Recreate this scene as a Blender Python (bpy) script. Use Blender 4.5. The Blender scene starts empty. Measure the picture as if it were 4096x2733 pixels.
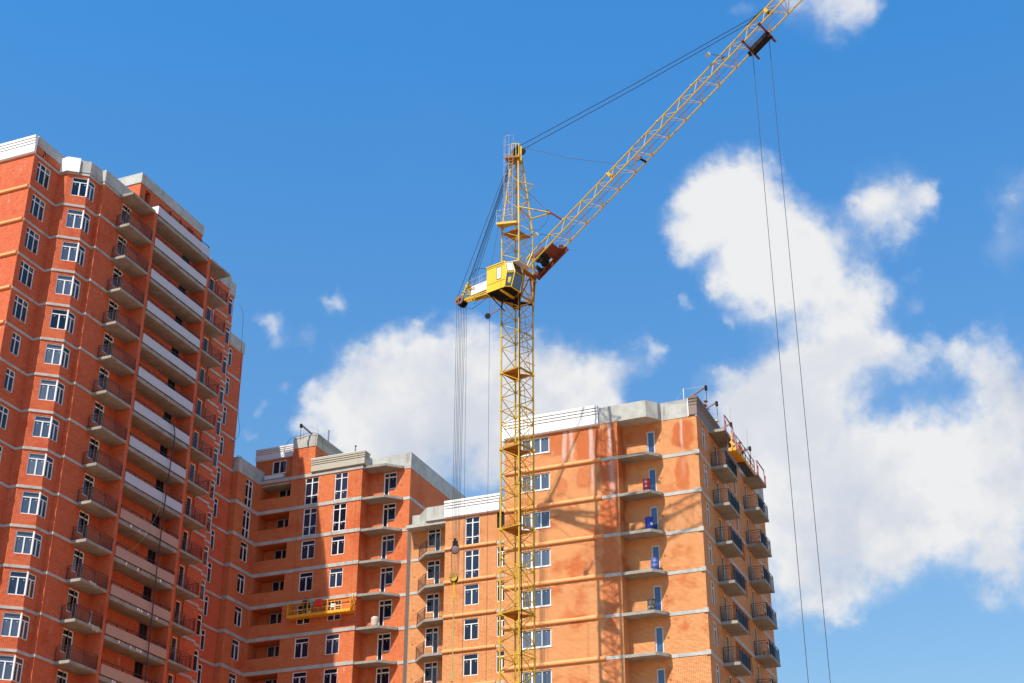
import bpy, bmesh, math, random
from mathutils import Vector, Matrix
random.seed(11)
SC = bpy.context.scene
COL = SC.collection
R = math.radians

# ------------------------------------------------------------------ camera
cam_d = bpy.data.cameras.new('camera')
cam = bpy.data.objects.new('camera', cam_d)
COL.objects.link(cam)
cam_d.sensor_width = 36.0
cam_d.lens = 6063.0 / 4096.0 * 36.0
cam_d.clip_start = 0.5
cam_d.clip_end = 6000
_r = Vector((0.9232839, 0.38411507, 0.00156794))
_u = Vector((0.17425283, -0.42247616, 0.88946604))
_f = Vector((-0.34231973, 0.82095646, 0.45699858))
cam.matrix_world = Matrix(((_r.x, _u.x, -_f.x, 0), (_r.y, _u.y, -_f.y, 0), (_r.z, _u.z, -_f.z, 1.7), (0, 0, 0, 1)))
SC.camera = cam

# ------------------------------------------------------------------ sun, sky, exposure
SUN_DIR = Vector((-0.235, -1.0, 1.34)).normalized()      # towards the sun
sun_d = bpy.data.lights.new('sun', 'SUN')
sun_d.energy = 4.5
sun_d.angle = R(0.5)
sun_d.color = (1.0, 0.93, 0.80)
sun = bpy.data.objects.new('sun', sun_d)
COL.objects.link(sun)
sun.location = (-40, -60, 140)
sun.rotation_euler = (-SUN_DIR).to_track_quat('-Z', 'Y').to_euler()
SC.view_settings.view_transform = 'Standard'
SC.view_settings.look = 'None'
SC.view_settings.exposure = 0.5
SC.view_settings.gamma = 1.0


def mn(nt, op, a, b=None, c=None, clamp=False):
    n = nt.nodes.new('ShaderNodeMath')
    n.operation = op
    n.use_clamp = clamp
    for i, v in enumerate((a, b, c)):
        if v is None:
            continue
        if isinstance(v, (int, float)):
            n.inputs[i].default_value = v
        else:
            nt.links.new(v, n.inputs[i])
    return n.outputs[0]


def vm(nt, op, a, b=None, c=None, out=0):
    n = nt.nodes.new('ShaderNodeVectorMath')
    n.operation = op
    for i, v in enumerate((a, b, c)):
        if v is None:
            continue
        if isinstance(v, tuple):
            n.inputs[i].default_value = v
        else:
            nt.links.new(v, n.inputs[i])
    return n.outputs[out]


def ramp(nt, v, a, b, lo=0.0, hi=1.0, smooth=True):
    n = nt.nodes.new('ShaderNodeMapRange')
    n.interpolation_type = 'SMOOTHSTEP' if smooth else 'LINEAR'
    n.inputs['From Min'].default_value = a
    n.inputs['From Max'].default_value = b
    n.inputs['To Min'].default_value = lo
    n.inputs['To Max'].default_value = hi
    nt.links.new(v, n.inputs['Value'])
    return n.outputs[0]


def mixc(nt, f, a, b, mode='MIX'):
    n = nt.nodes.new('ShaderNodeMix')
    n.data_type = 'RGBA'
    n.blend_type = mode
    for i, v in ((0, f), (6, a), (7, b)):
        if isinstance(v, (int, float)):
            n.inputs[i].default_value = v
        elif isinstance(v, tuple):
            n.inputs[i].default_value = (*v, 1) if len(v) == 3 else v
        else:
            nt.links.new(v, n.inputs[i])
    return n.outputs[2]


def noise(nt, vec, scale, detail=4, rough=0.55):
    n = nt.nodes.new('ShaderNodeTexNoise')
    n.inputs['Scale'].default_value = scale
    n.inputs['Detail'].default_value = detail
    n.inputs['Roughness'].default_value = rough
    if vec is not None:
        nt.links.new(vec, n.inputs['Vector'])
    return n


# clouds as they stand in this sky: bearing, height above the horizon, size (radians)
CLOUDS = [
    (-0.238, 0.568, 0.020), (-0.218, 0.569, 0.021), (-0.201, 0.572, 0.016), (-0.251, 0.547, 0.018), (-0.258, 0.536, 0.011), (-0.233, 0.550, 0.024),
    (-0.212, 0.543, 0.027), (-0.189, 0.530, 0.027), (-0.175, 0.517, 0.027), (-0.159, 0.502, 0.024), (-0.195, 0.506, 0.024), (-0.218, 0.501, 0.018),
    (-0.143, 0.489, 0.017), (-0.128, 0.484, 0.011), (-0.233, 0.511, 0.010), (-0.112, 0.553, 0.016), (-0.095, 0.553, 0.015), (-0.109, 0.535, 0.016),
    (-0.104, 0.522, 0.010), (-0.127, 0.547, 0.010), (-0.083, 0.554, 0.007), (-0.018, 0.547, 0.012), (-0.025, 0.526, 0.013), (-0.037, 0.511, 0.010),
    (-0.023, 0.503, 0.011), (-0.105, 0.496, 0.005), (-0.104, 0.476, 0.007), (-0.095, 0.459, 0.005), (-0.263, 0.498, 0.004), (-0.238, 0.484, 0.004),
    (-0.171, 0.463, 0.017), (-0.191, 0.452, 0.017), (-0.153, 0.460, 0.016), (-0.138, 0.460, 0.015), (-0.234, 0.442, 0.019), (-0.212, 0.441, 0.022),
    (-0.183, 0.439, 0.027), (-0.152, 0.442, 0.026), (-0.124, 0.446, 0.017), (-0.106, 0.440, 0.012), (-0.231, 0.414, 0.027), (-0.201, 0.414, 0.027),
    (-0.248, 0.446, 0.011), (-0.170, 0.418, 0.022), (-0.077, 0.444, 0.015), (-0.059, 0.443, 0.016), (-0.039, 0.433, 0.016), (-0.052, 0.419, 0.016),
    (-0.042, 0.409, 0.016), (-0.082, 0.451, 0.008), (-0.190, 0.371, 0.033), (-0.156, 0.380, 0.030), (-0.127, 0.383, 0.025), (-0.099, 0.391, 0.023),
    (-0.072, 0.383, 0.028), (-0.048, 0.375, 0.029), (-0.194, 0.330, 0.030), (-0.165, 0.333, 0.030), (-0.132, 0.339, 0.031), (-0.092, 0.344, 0.032),
    (-0.057, 0.332, 0.030), (-0.197, 0.301, 0.016), (-0.059, 0.303, 0.018), (-0.216, 0.379, 0.031), (-0.118, 0.363, 0.027), (-0.147, 0.357, 0.027),
    (-0.174, 0.298, 0.012), (-0.226, 0.337, 0.028), (-0.074, 0.315, 0.013), (-0.442, 0.474, 0.017), (-0.458, 0.469, 0.011), (-0.488, 0.458, 0.019),
    (-0.508, 0.453, 0.016), (-0.520, 0.437, 0.016), (-0.467, 0.446, 0.026), (-0.432, 0.447, 0.027), (-0.403, 0.461, 0.020), (-0.374, 0.458, 0.017),
    (-0.358, 0.453, 0.020), (-0.343, 0.441, 0.019), (-0.403, 0.427, 0.033), (-0.481, 0.420, 0.031), (-0.515, 0.414, 0.023), (-0.356, 0.421, 0.029),
    (-0.327, 0.433, 0.017), (-0.449, 0.398, 0.034), (-0.495, 0.393, 0.028), (-0.403, 0.395, 0.033), (-0.531, 0.420, 0.010), (-0.539, 0.437, 0.006),
    (-0.372, 0.398, 0.029), (-0.561, 0.439, 0.005), (-0.315, 0.429, 0.011), (-0.307, 0.457, 0.010), (-0.294, 0.465, 0.011), (-0.317, 0.455, 0.010),
    (-0.287, 0.468, 0.006), (-0.527, 0.495, 0.009), (-0.530, 0.498, 0.006), (-0.580, 0.480, 0.007), (-0.572, 0.472, 0.008), (-0.550, 0.468, 0.007),
    (-0.575, 0.426, 0.005), (-0.576, 0.409, 0.004), (-0.543, 0.408, 0.008), (-0.143, 0.681, 0.019), (-0.120, 0.676, 0.015), (-0.171, 0.685, 0.012),
    (-0.101, 0.675, 0.009), (-0.069, 0.672, 0.005), (-0.206, 0.685, 0.007),]

world = bpy.data.worlds.new('World')
SC.world = world
world.use_nodes = True
wt = world.node_tree
wt.nodes.clear()
wout = wt.nodes.new('ShaderNodeOutputWorld')
sky = wt.nodes.new('ShaderNodeTexSky')
sky.sky_type = 'NISHITA'
sky.sun_disc = False
sky.sun_elevation = math.asin(SUN_DIR.z)
sky.sun_rotation = math.atan2(SUN_DIR.x, SUN_DIR.y)
sky.altitude = 100
sky.air_density = 1.0
sky.dust_density = 0.6
sky.ozone_density = 2.0
bg_sky = wt.nodes.new('ShaderNodeBackground')
bg_sky.inputs['Strength'].default_value = 0.090
tc = wt.nodes.new('ShaderNodeTexCoord')
dirv = tc.outputs['Generated']
sep = wt.nodes.new('ShaderNodeSeparateXYZ')
wt.links.new(dirv, sep.inputs[0])
n_w = noise(wt, dirv, 24.0, 4, 0.6)
az = mn(wt, 'ARCTAN2', sep.outputs[0], sep.outputs[1])
el = mn(wt, 'ARCSINE', sep.outputs[2])
skt = mixc(wt, ramp(wt, el, 0.12, 0.66, smooth=False), (1.22, 1.20, 1.02), (0.54, 1.50, 2.05))
skc = mixc(wt, 1.0, sky.outputs[0], skt, 'MULTIPLY')
wt.links.new(skc, bg_sky.inputs['Color'])
cmb = wt.nodes.new('ShaderNodeCombineXYZ')
wt.links.new(az, cmb.inputs[0])
wt.links.new(el, cmb.inputs[1])
warp = vm(wt, 'MULTIPLY_ADD', n_w.outputs['Color'], (0.05, 0.05, 0.0), (-0.025, -0.025, 0.0))
pos = vm(wt, 'ADD', cmb.outputs[0], warp)
acc = None
for (a0, e0, rr) in CLOUDS:
    k = math.cos(e0) / rr
    q = vm(wt, 'MULTIPLY_ADD', pos, (k, 1.0 / rr, 0.0), (-a0 * k, -e0 / rr, 0.0))
    ln = vm(wt, 'LENGTH', q, out=1)
    g = ramp(wt, ln, 1.95, 0.0, 0.0, min(1.0, 0.35 + rr / 0.040))
    acc = g if acc is None else mn(wt, 'ADD', acc, g)
n1 = noise(wt, dirv, 15.0, 10, 0.58)
n2 = noise(wt, dirv, 70.0, 6, 0.6)
n3 = noise(wt, dirv, 7.0, 6, 0.55)
near = ramp(wt, acc, 0.02, 0.9)
jag = mn(wt, 'ADD', mn(wt, 'MULTIPLY_ADD', n1.outputs[0], 3.4, -1.75), mn(wt, 'MULTIPLY_ADD', n2.outputs[0], 0.9, -0.45))
fld = mn(wt, 'ADD', acc, mn(wt, 'MULTIPLY', near, jag))
dens = mn(wt, 'POWER', ramp(wt, fld, 0.15, 1.9), 0.9)
haze = ramp(wt, mn(wt, 'ADD', acc, mn(wt, 'MULTIPLY', n3.outputs[0], 0.9)), 0.5, 2.2, 0.0, 0.30)
dens = mn(wt, 'MAXIMUM', dens, haze)
dens = mn(wt, 'MULTIPLY', dens, 0.97)
bil = ramp(wt, n1.outputs[0], 0.38, 0.64)
shade = mn(wt, 'ADD', mn(wt, 'MULTIPLY_ADD', n3.outputs[0], 3.0, -1.5), ramp(wt, acc, 1.2, 5.5, -0.1, 0.45))
shade = mn(wt, 'ADD', shade, ramp(wt, el, 0.58, 0.30, 0.0, 0.40))
shade = mn(wt, 'ADD', shade, mn(wt, 'MULTIPLY_ADD', bil, -0.7, 0.35))
shade = mn(wt, 'ADD', shade, 0.0, clamp=True)
cc = mixc(wt, shade, (1.0, 1.0, 1.0), (0.66, 0.72, 0.84))
bg_c = wt.nodes.new('ShaderNodeBackground')
bg_c.inputs['Strength'].default_value = 0.62
wt.links.new(cc, bg_c.inputs['Color'])
mx = wt.nodes.new('ShaderNodeMixShader')
wt.links.new(dens, mx.inputs[0])
wt.links.new(bg_sky.outputs[0], mx.inputs[1])
wt.links.new(bg_c.outputs[0], mx.inputs[2])
wt.links.new(mx.outputs[0], wout.inputs['Surface'])
world.cycles.sampling_method = 'MANUAL'
world.cycles.sample_map_resolution = 256


# ------------------------------------------------------------------ materials
MAT = {}


def new_mat(name):
    m = bpy.data.materials.new(name)
    m.use_nodes = True
    nt = m.node_tree
    b = nt.nodes['Principled BSDF']
    MAT[name] = m
    return nt, b


def setin(nt, b, key, v):
    if isinstance(v, tuple):
        b.inputs[key].default_value = (*v, 1)
    elif isinstance(v, (int, float)):
        b.inputs[key].default_value = v
    else:
        nt.links.new(v, b.inputs[key])


def simple(name, col, rough=0.6, metal=0.0, var=0.15, scale=3.0, spec=None):
    nt, b = new_mat(name)
    g = nt.nodes.new('ShaderNodeNewGeometry')
    n = noise(nt, g.outputs['Position'], scale, 4)
    c = mixc(nt, n.outputs[0], tuple(x * (1 - var) for x in col), tuple(min(1, x * (1 + var)) for x in col))
    setin(nt, b, 'Base Color', c)
    b.inputs['Roughness'].default_value = rough
    b.inputs['Metallic'].default_value = metal
    if spec is not None:
        b.inputs['Specular IOR Level'].default_value = spec
    return nt, b, c


def brick_mat(name, c1, c2, streaks=(), damp_shadow=(), damp_shadow_amt=0.5):
    """clay brick laid in courses of 85 mm, with damp patches, lime bloom and, where listed, a painted mast shadow"""
    nt, b = new_mat(name)
    uv = nt.nodes.new('ShaderNodeUVMap')
    g = nt.nodes.new('ShaderNodeNewGeometry')
    p = g.outputs['Position']
    sp = nt.nodes.new('ShaderNodeSeparateXYZ')
    nt.links.new(p, sp.inputs[0])
    br = nt.nodes.new('ShaderNodeTexBrick')
    nt.links.new(uv.outputs[0], br.inputs['Vector'])
    br.inputs['Scale'].default_value = 1.0
    br.inputs['Brick Width'].default_value = 0.262
    br.inputs['Row Height'].default_value = 0.0857
    br.inputs['Mortar Size'].default_value = 0.013
    br.inputs['Mortar Smooth'].default_value = 0.15
    br.inputs['Bias'].default_value = -0.15
    br.inputs['Color1'].default_value = (*c1, 1)
    br.inputs['Color2'].default_value = (*c2, 1)
    br.inputs['Mortar'].default_value = (*BRM, 1)
    big = noise(nt, p, 0.33, 6, 0.62)
    col = br.outputs['Color']
    wet_shadow = ramp(nt, big.outputs[0], 0.53, 0.68)
    for (u0, z0, ru, rz, s) in damp_shadow:
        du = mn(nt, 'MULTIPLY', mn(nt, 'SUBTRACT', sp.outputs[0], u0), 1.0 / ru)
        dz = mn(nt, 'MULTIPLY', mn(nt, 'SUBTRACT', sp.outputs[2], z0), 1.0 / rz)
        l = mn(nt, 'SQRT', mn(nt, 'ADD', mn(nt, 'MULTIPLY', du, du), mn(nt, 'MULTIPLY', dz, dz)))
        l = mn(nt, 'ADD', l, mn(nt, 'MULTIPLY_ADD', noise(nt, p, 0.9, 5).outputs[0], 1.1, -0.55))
        wet_shadow = mn(nt, 'MAXIMUM', wet_shadow, ramp(nt, l, 1.1, 0.75, 0.0, s))
    wet_shadow = mn(nt, 'MULTIPLY', wet_shadow, damp_shadow_amt)
    col = mixc(nt, wet_shadow, col, mixc(nt, 1.0, col, (0.80, 0.42, 0.30), 'MULTIPLY'))
    mid = noise(nt, p, 2.2, 5, 0.6)
    col = mixc(nt, ramp(nt, mid.outputs[0], 0.3, 0.75, 0.0, 0.35), col, mixc(nt, 1.0, col, (0.82, 0.76, 0.70), 'MULTIPLY'))
    # lime bloom
    sc = vm(nt, 'MULTIPLY', p, (2.6, 2.6, 0.55))
    bl = noise(nt, sc, 1.0, 7, 0.7)
    low = noise(nt, p, 0.21, 2, 0.5)
    bloom = mn(nt, 'MULTIPLY', ramp(nt, bl.outputs[0], 0.56, 0.72), ramp(nt, low.outputs[0], 0.46, 0.62))
    fine = noise(nt, p, 9.0, 4, 0.7)
    bloom = mn(nt, 'MULTIPLY', bloom, ramp(nt, fine.outputs[0], 0.42, 0.62))
    for (u0, z0, z1, w, s) in streaks:
        wob = mn(nt, 'MULTIPLY_ADD', noise(nt, vm(nt, 'MULTIPLY', p, (1.5, 1.5, 0.5)), 1.0, 4).outputs[0], w * 1.6, -w * 0.8)
        du = mn(nt, 'ABSOLUTE', mn(nt, 'ADD', mn(nt, 'SUBTRACT', sp.outputs[0], u0), wob))
        m1 = ramp(nt, du, w, w * 0.15)
        m2 = mn(nt, 'MULTIPLY', ramp(nt, sp.outputs[2], z0, z0 + 1.6), ramp(nt, sp.outputs[2], z1 + 0.1, z1 - 0.3))
        m = mn(nt, 'MULTIPLY', mn(nt, 'MULTIPLY', m1, m2), mn(nt, 'MULTIPLY', ramp(nt, fine.outputs[0], 0.25, 0.65, 0.4, 1.0), s))
        bloom = mn(nt, 'MAXIMUM', bloom, m)
    bloom = mn(nt, 'MULTIPLY', bloom, 0.72)
    col = mixc(nt, bloom, col, (0.66, 0.57, 0.55))
    setin(nt, b, 'Base Color', col)
    b.inputs['Roughness'].default_value = 0.85
    b.inputs['Specular IOR Level'].default_value = 0.2
    bp = nt.nodes.new('ShaderNodeBump')
    bp.inputs['Strength'].default_value = 0.35
    bp.inputs['Distance'].default_value = 0.01
    nt.links.new(br.outputs['Fac'], bp.inputs['Height'])
    bp.invert = True
    nt.links.new(bp.outputs[0], b.inputs['Normal'])


def concrete_mat(name, c0, c1, stain=0.6):
    nt, b = new_mat(name)
    g = nt.nodes.new('ShaderNodeNewGeometry')
    p = g.outputs['Position']
    n = noise(nt, p, 1.1, 7, 0.65)
    col = mixc(nt, ramp(nt, n.outputs[0], 0.3, 0.7), c0, c1)
    st = noise(nt, vm(nt, 'MULTIPLY', p, (2.2, 2.2, 0.35)), 1.0, 6, 0.65)
    col = mixc(nt, ramp(nt, st.outputs[0], 0.54, 0.74, 0, stain), col, (0.13, 0.125, 0.11))
    sp2 = noise(nt, p, 14.0, 3, 0.6)
    col = mixc(nt, ramp(nt, sp2.outputs[0], 0.62, 0.72, 0, 0.35), col, (0.20, 0.19, 0.17))
    setin(nt, b, 'Base Color', col)
    b.inputs['Roughness'].default_value = 0.9
    b.inputs['Specular IOR Level'].default_value = 0.2


def paint_rust(name, col, rust=(0.16, 0.05, 0.02), amt=0.5, rough=0.45, scale=2.5):
    nt, b = new_mat(name)
    g = nt.nodes.new('ShaderNodeNewGeometry')
    p = g.outputs['Position']
    n = noise(nt, p, scale, 7, 0.7)
    n2 = noise(nt, p, 0.6, 3, 0.5)
    k = mn(nt, 'MULTIPLY', ramp(nt, mn(nt, 'ADD', n.outputs[0], mn(nt, 'MULTIPLY_ADD', n2.outputs[0], 0.5, -0.25)), 0.56, 0.70), amt)
    c = mixc(nt, n2.outputs[0], tuple(x * 0.86 for x in col), tuple(min(1, x * 1.1) for x in col))
    c = mixc(nt, k, c, rust)
    setin(nt, b, 'Base Color', c)
    b.inputs['Roughness'].default_value = rough


def glass_mat(name, col, col2, spec=0.5, coat=0.0):
    nt, b = new_mat(name)
    oi = nt.nodes.new('ShaderNodeObjectInfo')
    g = nt.nodes.new('ShaderNodeNewGeometry')
    n = noise(nt, g.outputs['Position'], 0.9, 2, 0.5)
    f = ramp(nt, mn(nt, 'ADD', mn(nt, 'MULTIPLY', oi.outputs['Random'], 0.6), mn(nt, 'MULTIPLY', n.outputs[0], 0.4)), 0.35, 0.95)
    setin(nt, b, 'Base Color', mixc(nt, f, col, col2))
    b.inputs['Roughness'].default_value = 0.04
    b.inputs['Specular IOR Level'].default_value = spec
    b.inputs['IOR'].default_value = 1.52
    b.inputs['Coat Weight'].default_value = coat
    b.inputs['Coat Roughness'].default_value = 0.02


BRM = (0.150, 0.055, 0.026)
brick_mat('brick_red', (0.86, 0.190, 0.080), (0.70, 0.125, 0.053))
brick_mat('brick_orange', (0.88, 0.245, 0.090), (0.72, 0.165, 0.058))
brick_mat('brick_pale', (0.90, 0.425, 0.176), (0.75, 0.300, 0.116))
brick_mat('brick_stain_shadow', (0.90, 0.425, 0.176), (0.75, 0.300, 0.116),
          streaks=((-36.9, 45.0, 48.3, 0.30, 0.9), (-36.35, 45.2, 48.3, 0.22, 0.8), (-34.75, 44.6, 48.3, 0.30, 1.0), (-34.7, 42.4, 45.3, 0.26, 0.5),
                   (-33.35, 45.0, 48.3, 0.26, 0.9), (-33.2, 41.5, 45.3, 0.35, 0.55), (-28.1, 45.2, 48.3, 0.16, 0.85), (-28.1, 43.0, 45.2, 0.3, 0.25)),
          damp_shadow=((-37.6, 47.3, 1.7, 1.2, 0.9), (-35.0, 46.9, 1.3, 1.7, 1.0), (-33.3, 45.6, 0.9, 3.2, 1.0), (-33.4, 41.6, 0.8, 2.6, 1.0),
                (-28.0, 47.0, 1.0, 1.3, 1.0), (-28.2, 43.9, 0.6, 1.5, 0.9), (-31.2, 47.4, 1.6, 0.8, 0.7), (-35.4, 44.2, 0.8, 0.9, 0.7), (-37.2, 43.7, 0.5, 0.8, 0.6), (-33.5, 36.5, 0.75, 4.5, 0.8), (-33.6, 31.0, 0.7, 3.0, 0.6)), damp_shadow_amt=0.85)  # last two entries paint the crane mast's shadow into the brick colour
concrete_mat('concrete', (0.37, 0.36, 0.335), (0.50, 0.49, 0.45))
concrete_mat('concrete_slab', (0.25, 0.230, 0.200), (0.36, 0.335, 0.295), 0.5)
simple('orange_moulding', (0.80, 0.36, 0.135), 0.8, var=0.08, scale=1.2)
simple('white_render', (0.82, 0.82, 0.81), 0.7, var=0.03, scale=0.8)
simple('beige_render', (0.44, 0.405, 0.33), 0.85, var=0.08, scale=1.0)
simple('grey_render', (0.66, 0.65, 0.66), 0.8, var=0.05, scale=1.0)
simple('brown_render', (0.235, 0.175, 0.155), 0.85, var=0.08, scale=1.0)
simple('white_pvc', (0.80, 0.80, 0.78), 0.35, var=0.04, scale=4)
simple('grey_pvc', (0.52, 0.53, 0.53), 0.4, var=0.05, scale=4)
glass_mat('glass', (0.006, 0.008, 0.018), (0.030, 0.042, 0.085))
glass_mat('glass_blue', (0.030, 0.060, 0.150), (0.045, 0.085, 0.190), 0.7)
glass_mat('glass_sky', (0.060, 0.080, 0.125), (0.110, 0.135, 0.190), 0.6)
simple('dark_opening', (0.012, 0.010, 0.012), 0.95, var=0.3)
simple('rail_brown', (0.055, 0.022, 0.022), 0.5, var=0.2)
simple('rail_dark', (0.018, 0.020, 0.026), 0.45, var=0.2)
simple('panel_grey', (0.50, 0.50, 0.54), 0.7, var=0.05, scale=0.7)
simple('panel_pink', (0.47, 0.285, 0.215), 0.75, var=0.08, scale=0.7)
simple('panel_dark', (0.030, 0.038, 0.060), 0.35, var=0.25)
simple('panel_steel', (0.20, 0.19, 0.215), 0.5, var=0.2)
simple('terracotta', (0.30, 0.065, 0.030), 0.8, var=0.2)
simple('joint', (0.13, 0.105, 0.09), 0.9, var=0.2, scale=5)
paint_rust('crane_yellow', (0.57, 0.36, 0.008), amt=0.7)
paint_rust('crane_platform', (0.36, 0.135, 0.012), rust=(0.20, 0.06, 0.02), amt=0.8, rough=0.7)
paint_rust('cab_yellow', (0.72, 0.49, 0.018), amt=0.25, rough=0.4, scale=1.4)
paint_rust('rust_red', (0.17, 0.034, 0.017), rust=(0.06, 0.02, 0.015), amt=0.7, rough=0.8)
simple('dark_steel', (0.016, 0.012, 0.013), 0.75, var=0.3, spec=0.15)
simple('rope_steel', (0.020, 0.021, 0.026), 0.6, var=0.1)
simple('pale_steel', (0.42, 0.34, 0.30), 0.6, var=0.2)
simple('motor_grey', (0.16, 0.10, 0.11), 0.7, var=0.35, scale=6)
simple('cradle_yellow', (0.78, 0.36, 0.015), 0.5, var=0.15)
simple('red_paint', (0.75, 0.035, 0.012), 0.5, var=0.08)
simple('guard_pink', (0.36, 0.040, 0.065), 0.5, var=0.15)
simple('orange_vest', (0.85, 0.13, 0.02), 0.8, var=0.15, scale=8)
simple('cloth_blue', (0.025, 0.035, 0.12), 0.9, var=0.25, scale=8)
simple('cloth_dark', (0.02, 0.02, 0.028), 0.9, var=0.25, scale=8)
simple('skin', (0.50, 0.25, 0.17), 0.6, var=0.05)
simple('helmet_red', (0.62, 0.02, 0.03), 0.35, var=0.05)
simple('helmet_yellow', (0.85, 0.60, 0.02), 0.35, var=0.05)
simple('cap_brown', (0.16, 0.045, 0.04), 0.8, var=0.15)
simple('barrel_maroon', (0.17, 0.010, 0.028), 0.45, var=0.35, scale=3.5)
simple('barrel_blue', (0.012, 0.035, 0.32), 0.4, var=0.2, scale=4)
paint_rust('barrel_worn', (0.035, 0.105, 0.36), rust=(0.42, 0.24, 0.19), amt=0.95, rough=0.6, scale=2.2)
paint_rust('barrel_tar', (0.05, 0.045, 0.04), rust=(0.36, 0.34, 0.29), amt=0.9, rough=0.7, scale=5)
simple('sack_white', (0.55, 0.46, 0.38), 0.9, var=0.3, scale=7)
simple('bucket_blue', (0.22, 0.40, 0.48), 0.5, var=0.1)
simple('bucket_white', (0.68, 0.62, 0.55), 0.5, var=0.1)
simple('board_white', (0.82, 0.82, 0.84), 0.5, var=0.03)
simple('hose', (0.016, 0.024, 0.034), 0.6, var=0.2)
simple('rope_yellow', (0.42, 0.33, 0.12), 0.8, var=0.2)
simple('tarp_pale', (0.55, 0.47, 0.38), 0.9, var=0.25, scale=6)
simple('sand', (0.31, 0.180, 0.10), 0.95, var=0.3, scale=0.15)


# ------------------------------------------------------------------ mesh helpers
class MB:
    def __init__(s):
        s.v = []
        s.f = []
        s.m = []

    def face(s, pts, mi=0):
        i = len(s.v)
        s.v += [tuple(p) for p in pts]
        s.f.append(tuple(range(i, i + len(pts))))
        s.m.append(mi)

    def _box(s, c, mi):
        i = len(s.v)
        s.v += [tuple(p) for p in c]
        for f in ((0, 1, 3, 2), (4, 6, 7, 5), (0, 4, 5, 1), (2, 3, 7, 6), (0, 2, 6, 4), (1, 5, 7, 3)):
            s.f.append(tuple(i + k for k in f))
            s.m.append(mi)

    def box(s, x0, x1, y0, y1, z0, z1, mi=0):
        s._box([(x, y, z) for x in (x0, x1) for y in (y0, y1) for z in (z0, z1)], mi)

    def beam(s, p, q, w, h, mi=0, up=(0, 0, 1)):
        p, q = Vector(p), Vector(q)
        d = (q - p).normalized()
        a = d.cross(Vector(up))
        if a.length < 1e-4:
            a = d.cross(Vector((1, 0, 0)))
        a.normalize()
        b = a.cross(d)
        s._box([e + a * i * w / 2 + b * k * h / 2 for e in (p, q) for i in (-1, 1) for k in (-1, 1)], mi)

    def tube(s, p, q, r, n=6, r2=None, mi=0, caps=True):
        p, q = Vector(p), Vector(q)
        d = (q - p)
        if d.length < 1e-6:
            return
        d.normalize()
        a = d.orthogonal().normalized()
        b = d.cross(a)
        r2 = r if r2 is None else r2
        i = len(s.v)
        for e, rr in ((p, r), (q, r2)):
            for k in range(n):
                t = 2 * math.pi * k / n
                s.v.append(tuple(e + a * math.cos(t) * rr + b * math.sin(t) * rr))
        for k in range(n):
            s.f.append((i + k, i + (k + 1) % n, i + n + (k + 1) % n, i + n + k))
            s.m.append(mi)
        if caps:
            s.f.append(tuple(i + k for k in range(n)))
            s.f.append(tuple(i + n + k for k in range(n)))
            s.m += [mi, mi]

    def path(s, pts, r, n=5, mi=0):
        """round bar through pts with shared rings"""
        pts = [Vector(p) for p in pts]
        i0 = len(s.v)
        a = None
        for k, p in enumerate(pts):
            d = (pts[min(k + 1, len(pts) - 1)] - pts[max(k - 1, 0)]).normalized()
            a = d.orthogonal().normalized() if a is None else (a - d * a.dot(d)).normalized()
            b = d.cross(a)
            for j in range(n):
                t = 2 * math.pi * j / n
                s.v.append(tuple(p + a * math.cos(t) * r + b * math.sin(t) * r))
        for k in range(len(pts) - 1):
            for j in range(n):
                q = i0 + k * n
                s.f.append((q + j, q + (j + 1) % n, q + n + (j + 1) % n, q + n + j))
                s.m.append(mi)

    def prism(s, poly, z0, z1, mi=0):
        n = len(poly)
        i = len(s.v)
        s.v += [(x, y, z0) for x, y in poly] + [(x, y, z1) for x, y in poly]
        s.f.append(tuple(i + k for k in range(n)))
        s.f.append(tuple(i + n + k for k in range(n)))
        s.m += [mi, mi]
        for k in range(n):
            s.f.append((i + k, i + (k + 1) % n, i + n + (k + 1) % n, i + n + k))
            s.m.append(mi)

    def lathe(s, c, prof, n=14, ax=(0, 0, 1), mi=0):
        """closed turned body: prof = [(radius, distance along ax)]"""
        c, d = Vector(c), Vector(ax).normalized()
        a = d.orthogonal().normalized()
        b = d.cross(a)
        i = len(s.v)
        for r, h in prof:
            for k in range(n):
                t = 2 * math.pi * k / n
                s.v.append(tuple(c + d * h + a * math.cos(t) * r + b * math.sin(t) * r))
        for j in range(len(prof) - 1):
            for k in range(n):
                q = i + j * n
                s.f.append((q + k, q + (k + 1) % n, q + n + (k + 1) % n, q + n + k))
                s.m.append(mi)
        s.f.append(tuple(i + k for k in range(n)))
        s.f.append(tuple(i + (len(prof) - 1) * n + k for k in range(n)))
        s.m += [mi, mi]

    def sweep(s, path, prof, mi=0, closed_prof=True):
        """profile (out, z) carried along a plan path with mitred corners; out is to the right of travel"""
        P = [Vector((p[0], p[1])) for p in path]
        nrm = []
        for a, b in zip(P[:-1], P[1:]):
            d = (b - a).normalized()
            nrm.append(Vector((d.y, -d.x)))
        rows = []
        for k, p in enumerate(P):
            if k == 0:
                m = nrm[0]
            elif k == len(P) - 1:
                m = nrm[-1]
            else:
                m = (nrm[k - 1] + nrm[k])
                m = m / max(0.3, m.dot(nrm[k]))
            rows.append([(p.x + m.x * o, p.y + m.y * o, z) for o, z in prof])
        n = len(prof)
        i = len(s.v)
        for r_ in rows:
            s.v += r_
        for k in range(len(rows) - 1):
            for j in range(n):
                q = i + k * n
                s.f.append((q + j, q + (j + 1) % n, q + n + (j + 1) % n, q + n + j))
                s.m.append(mi)
        s.f.append(tuple(i + j for j in range(n)))
        s.f.append(tuple(i + (len(rows) - 1) * n + j for j in range(n)))
        s.m += [mi, mi]

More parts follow.
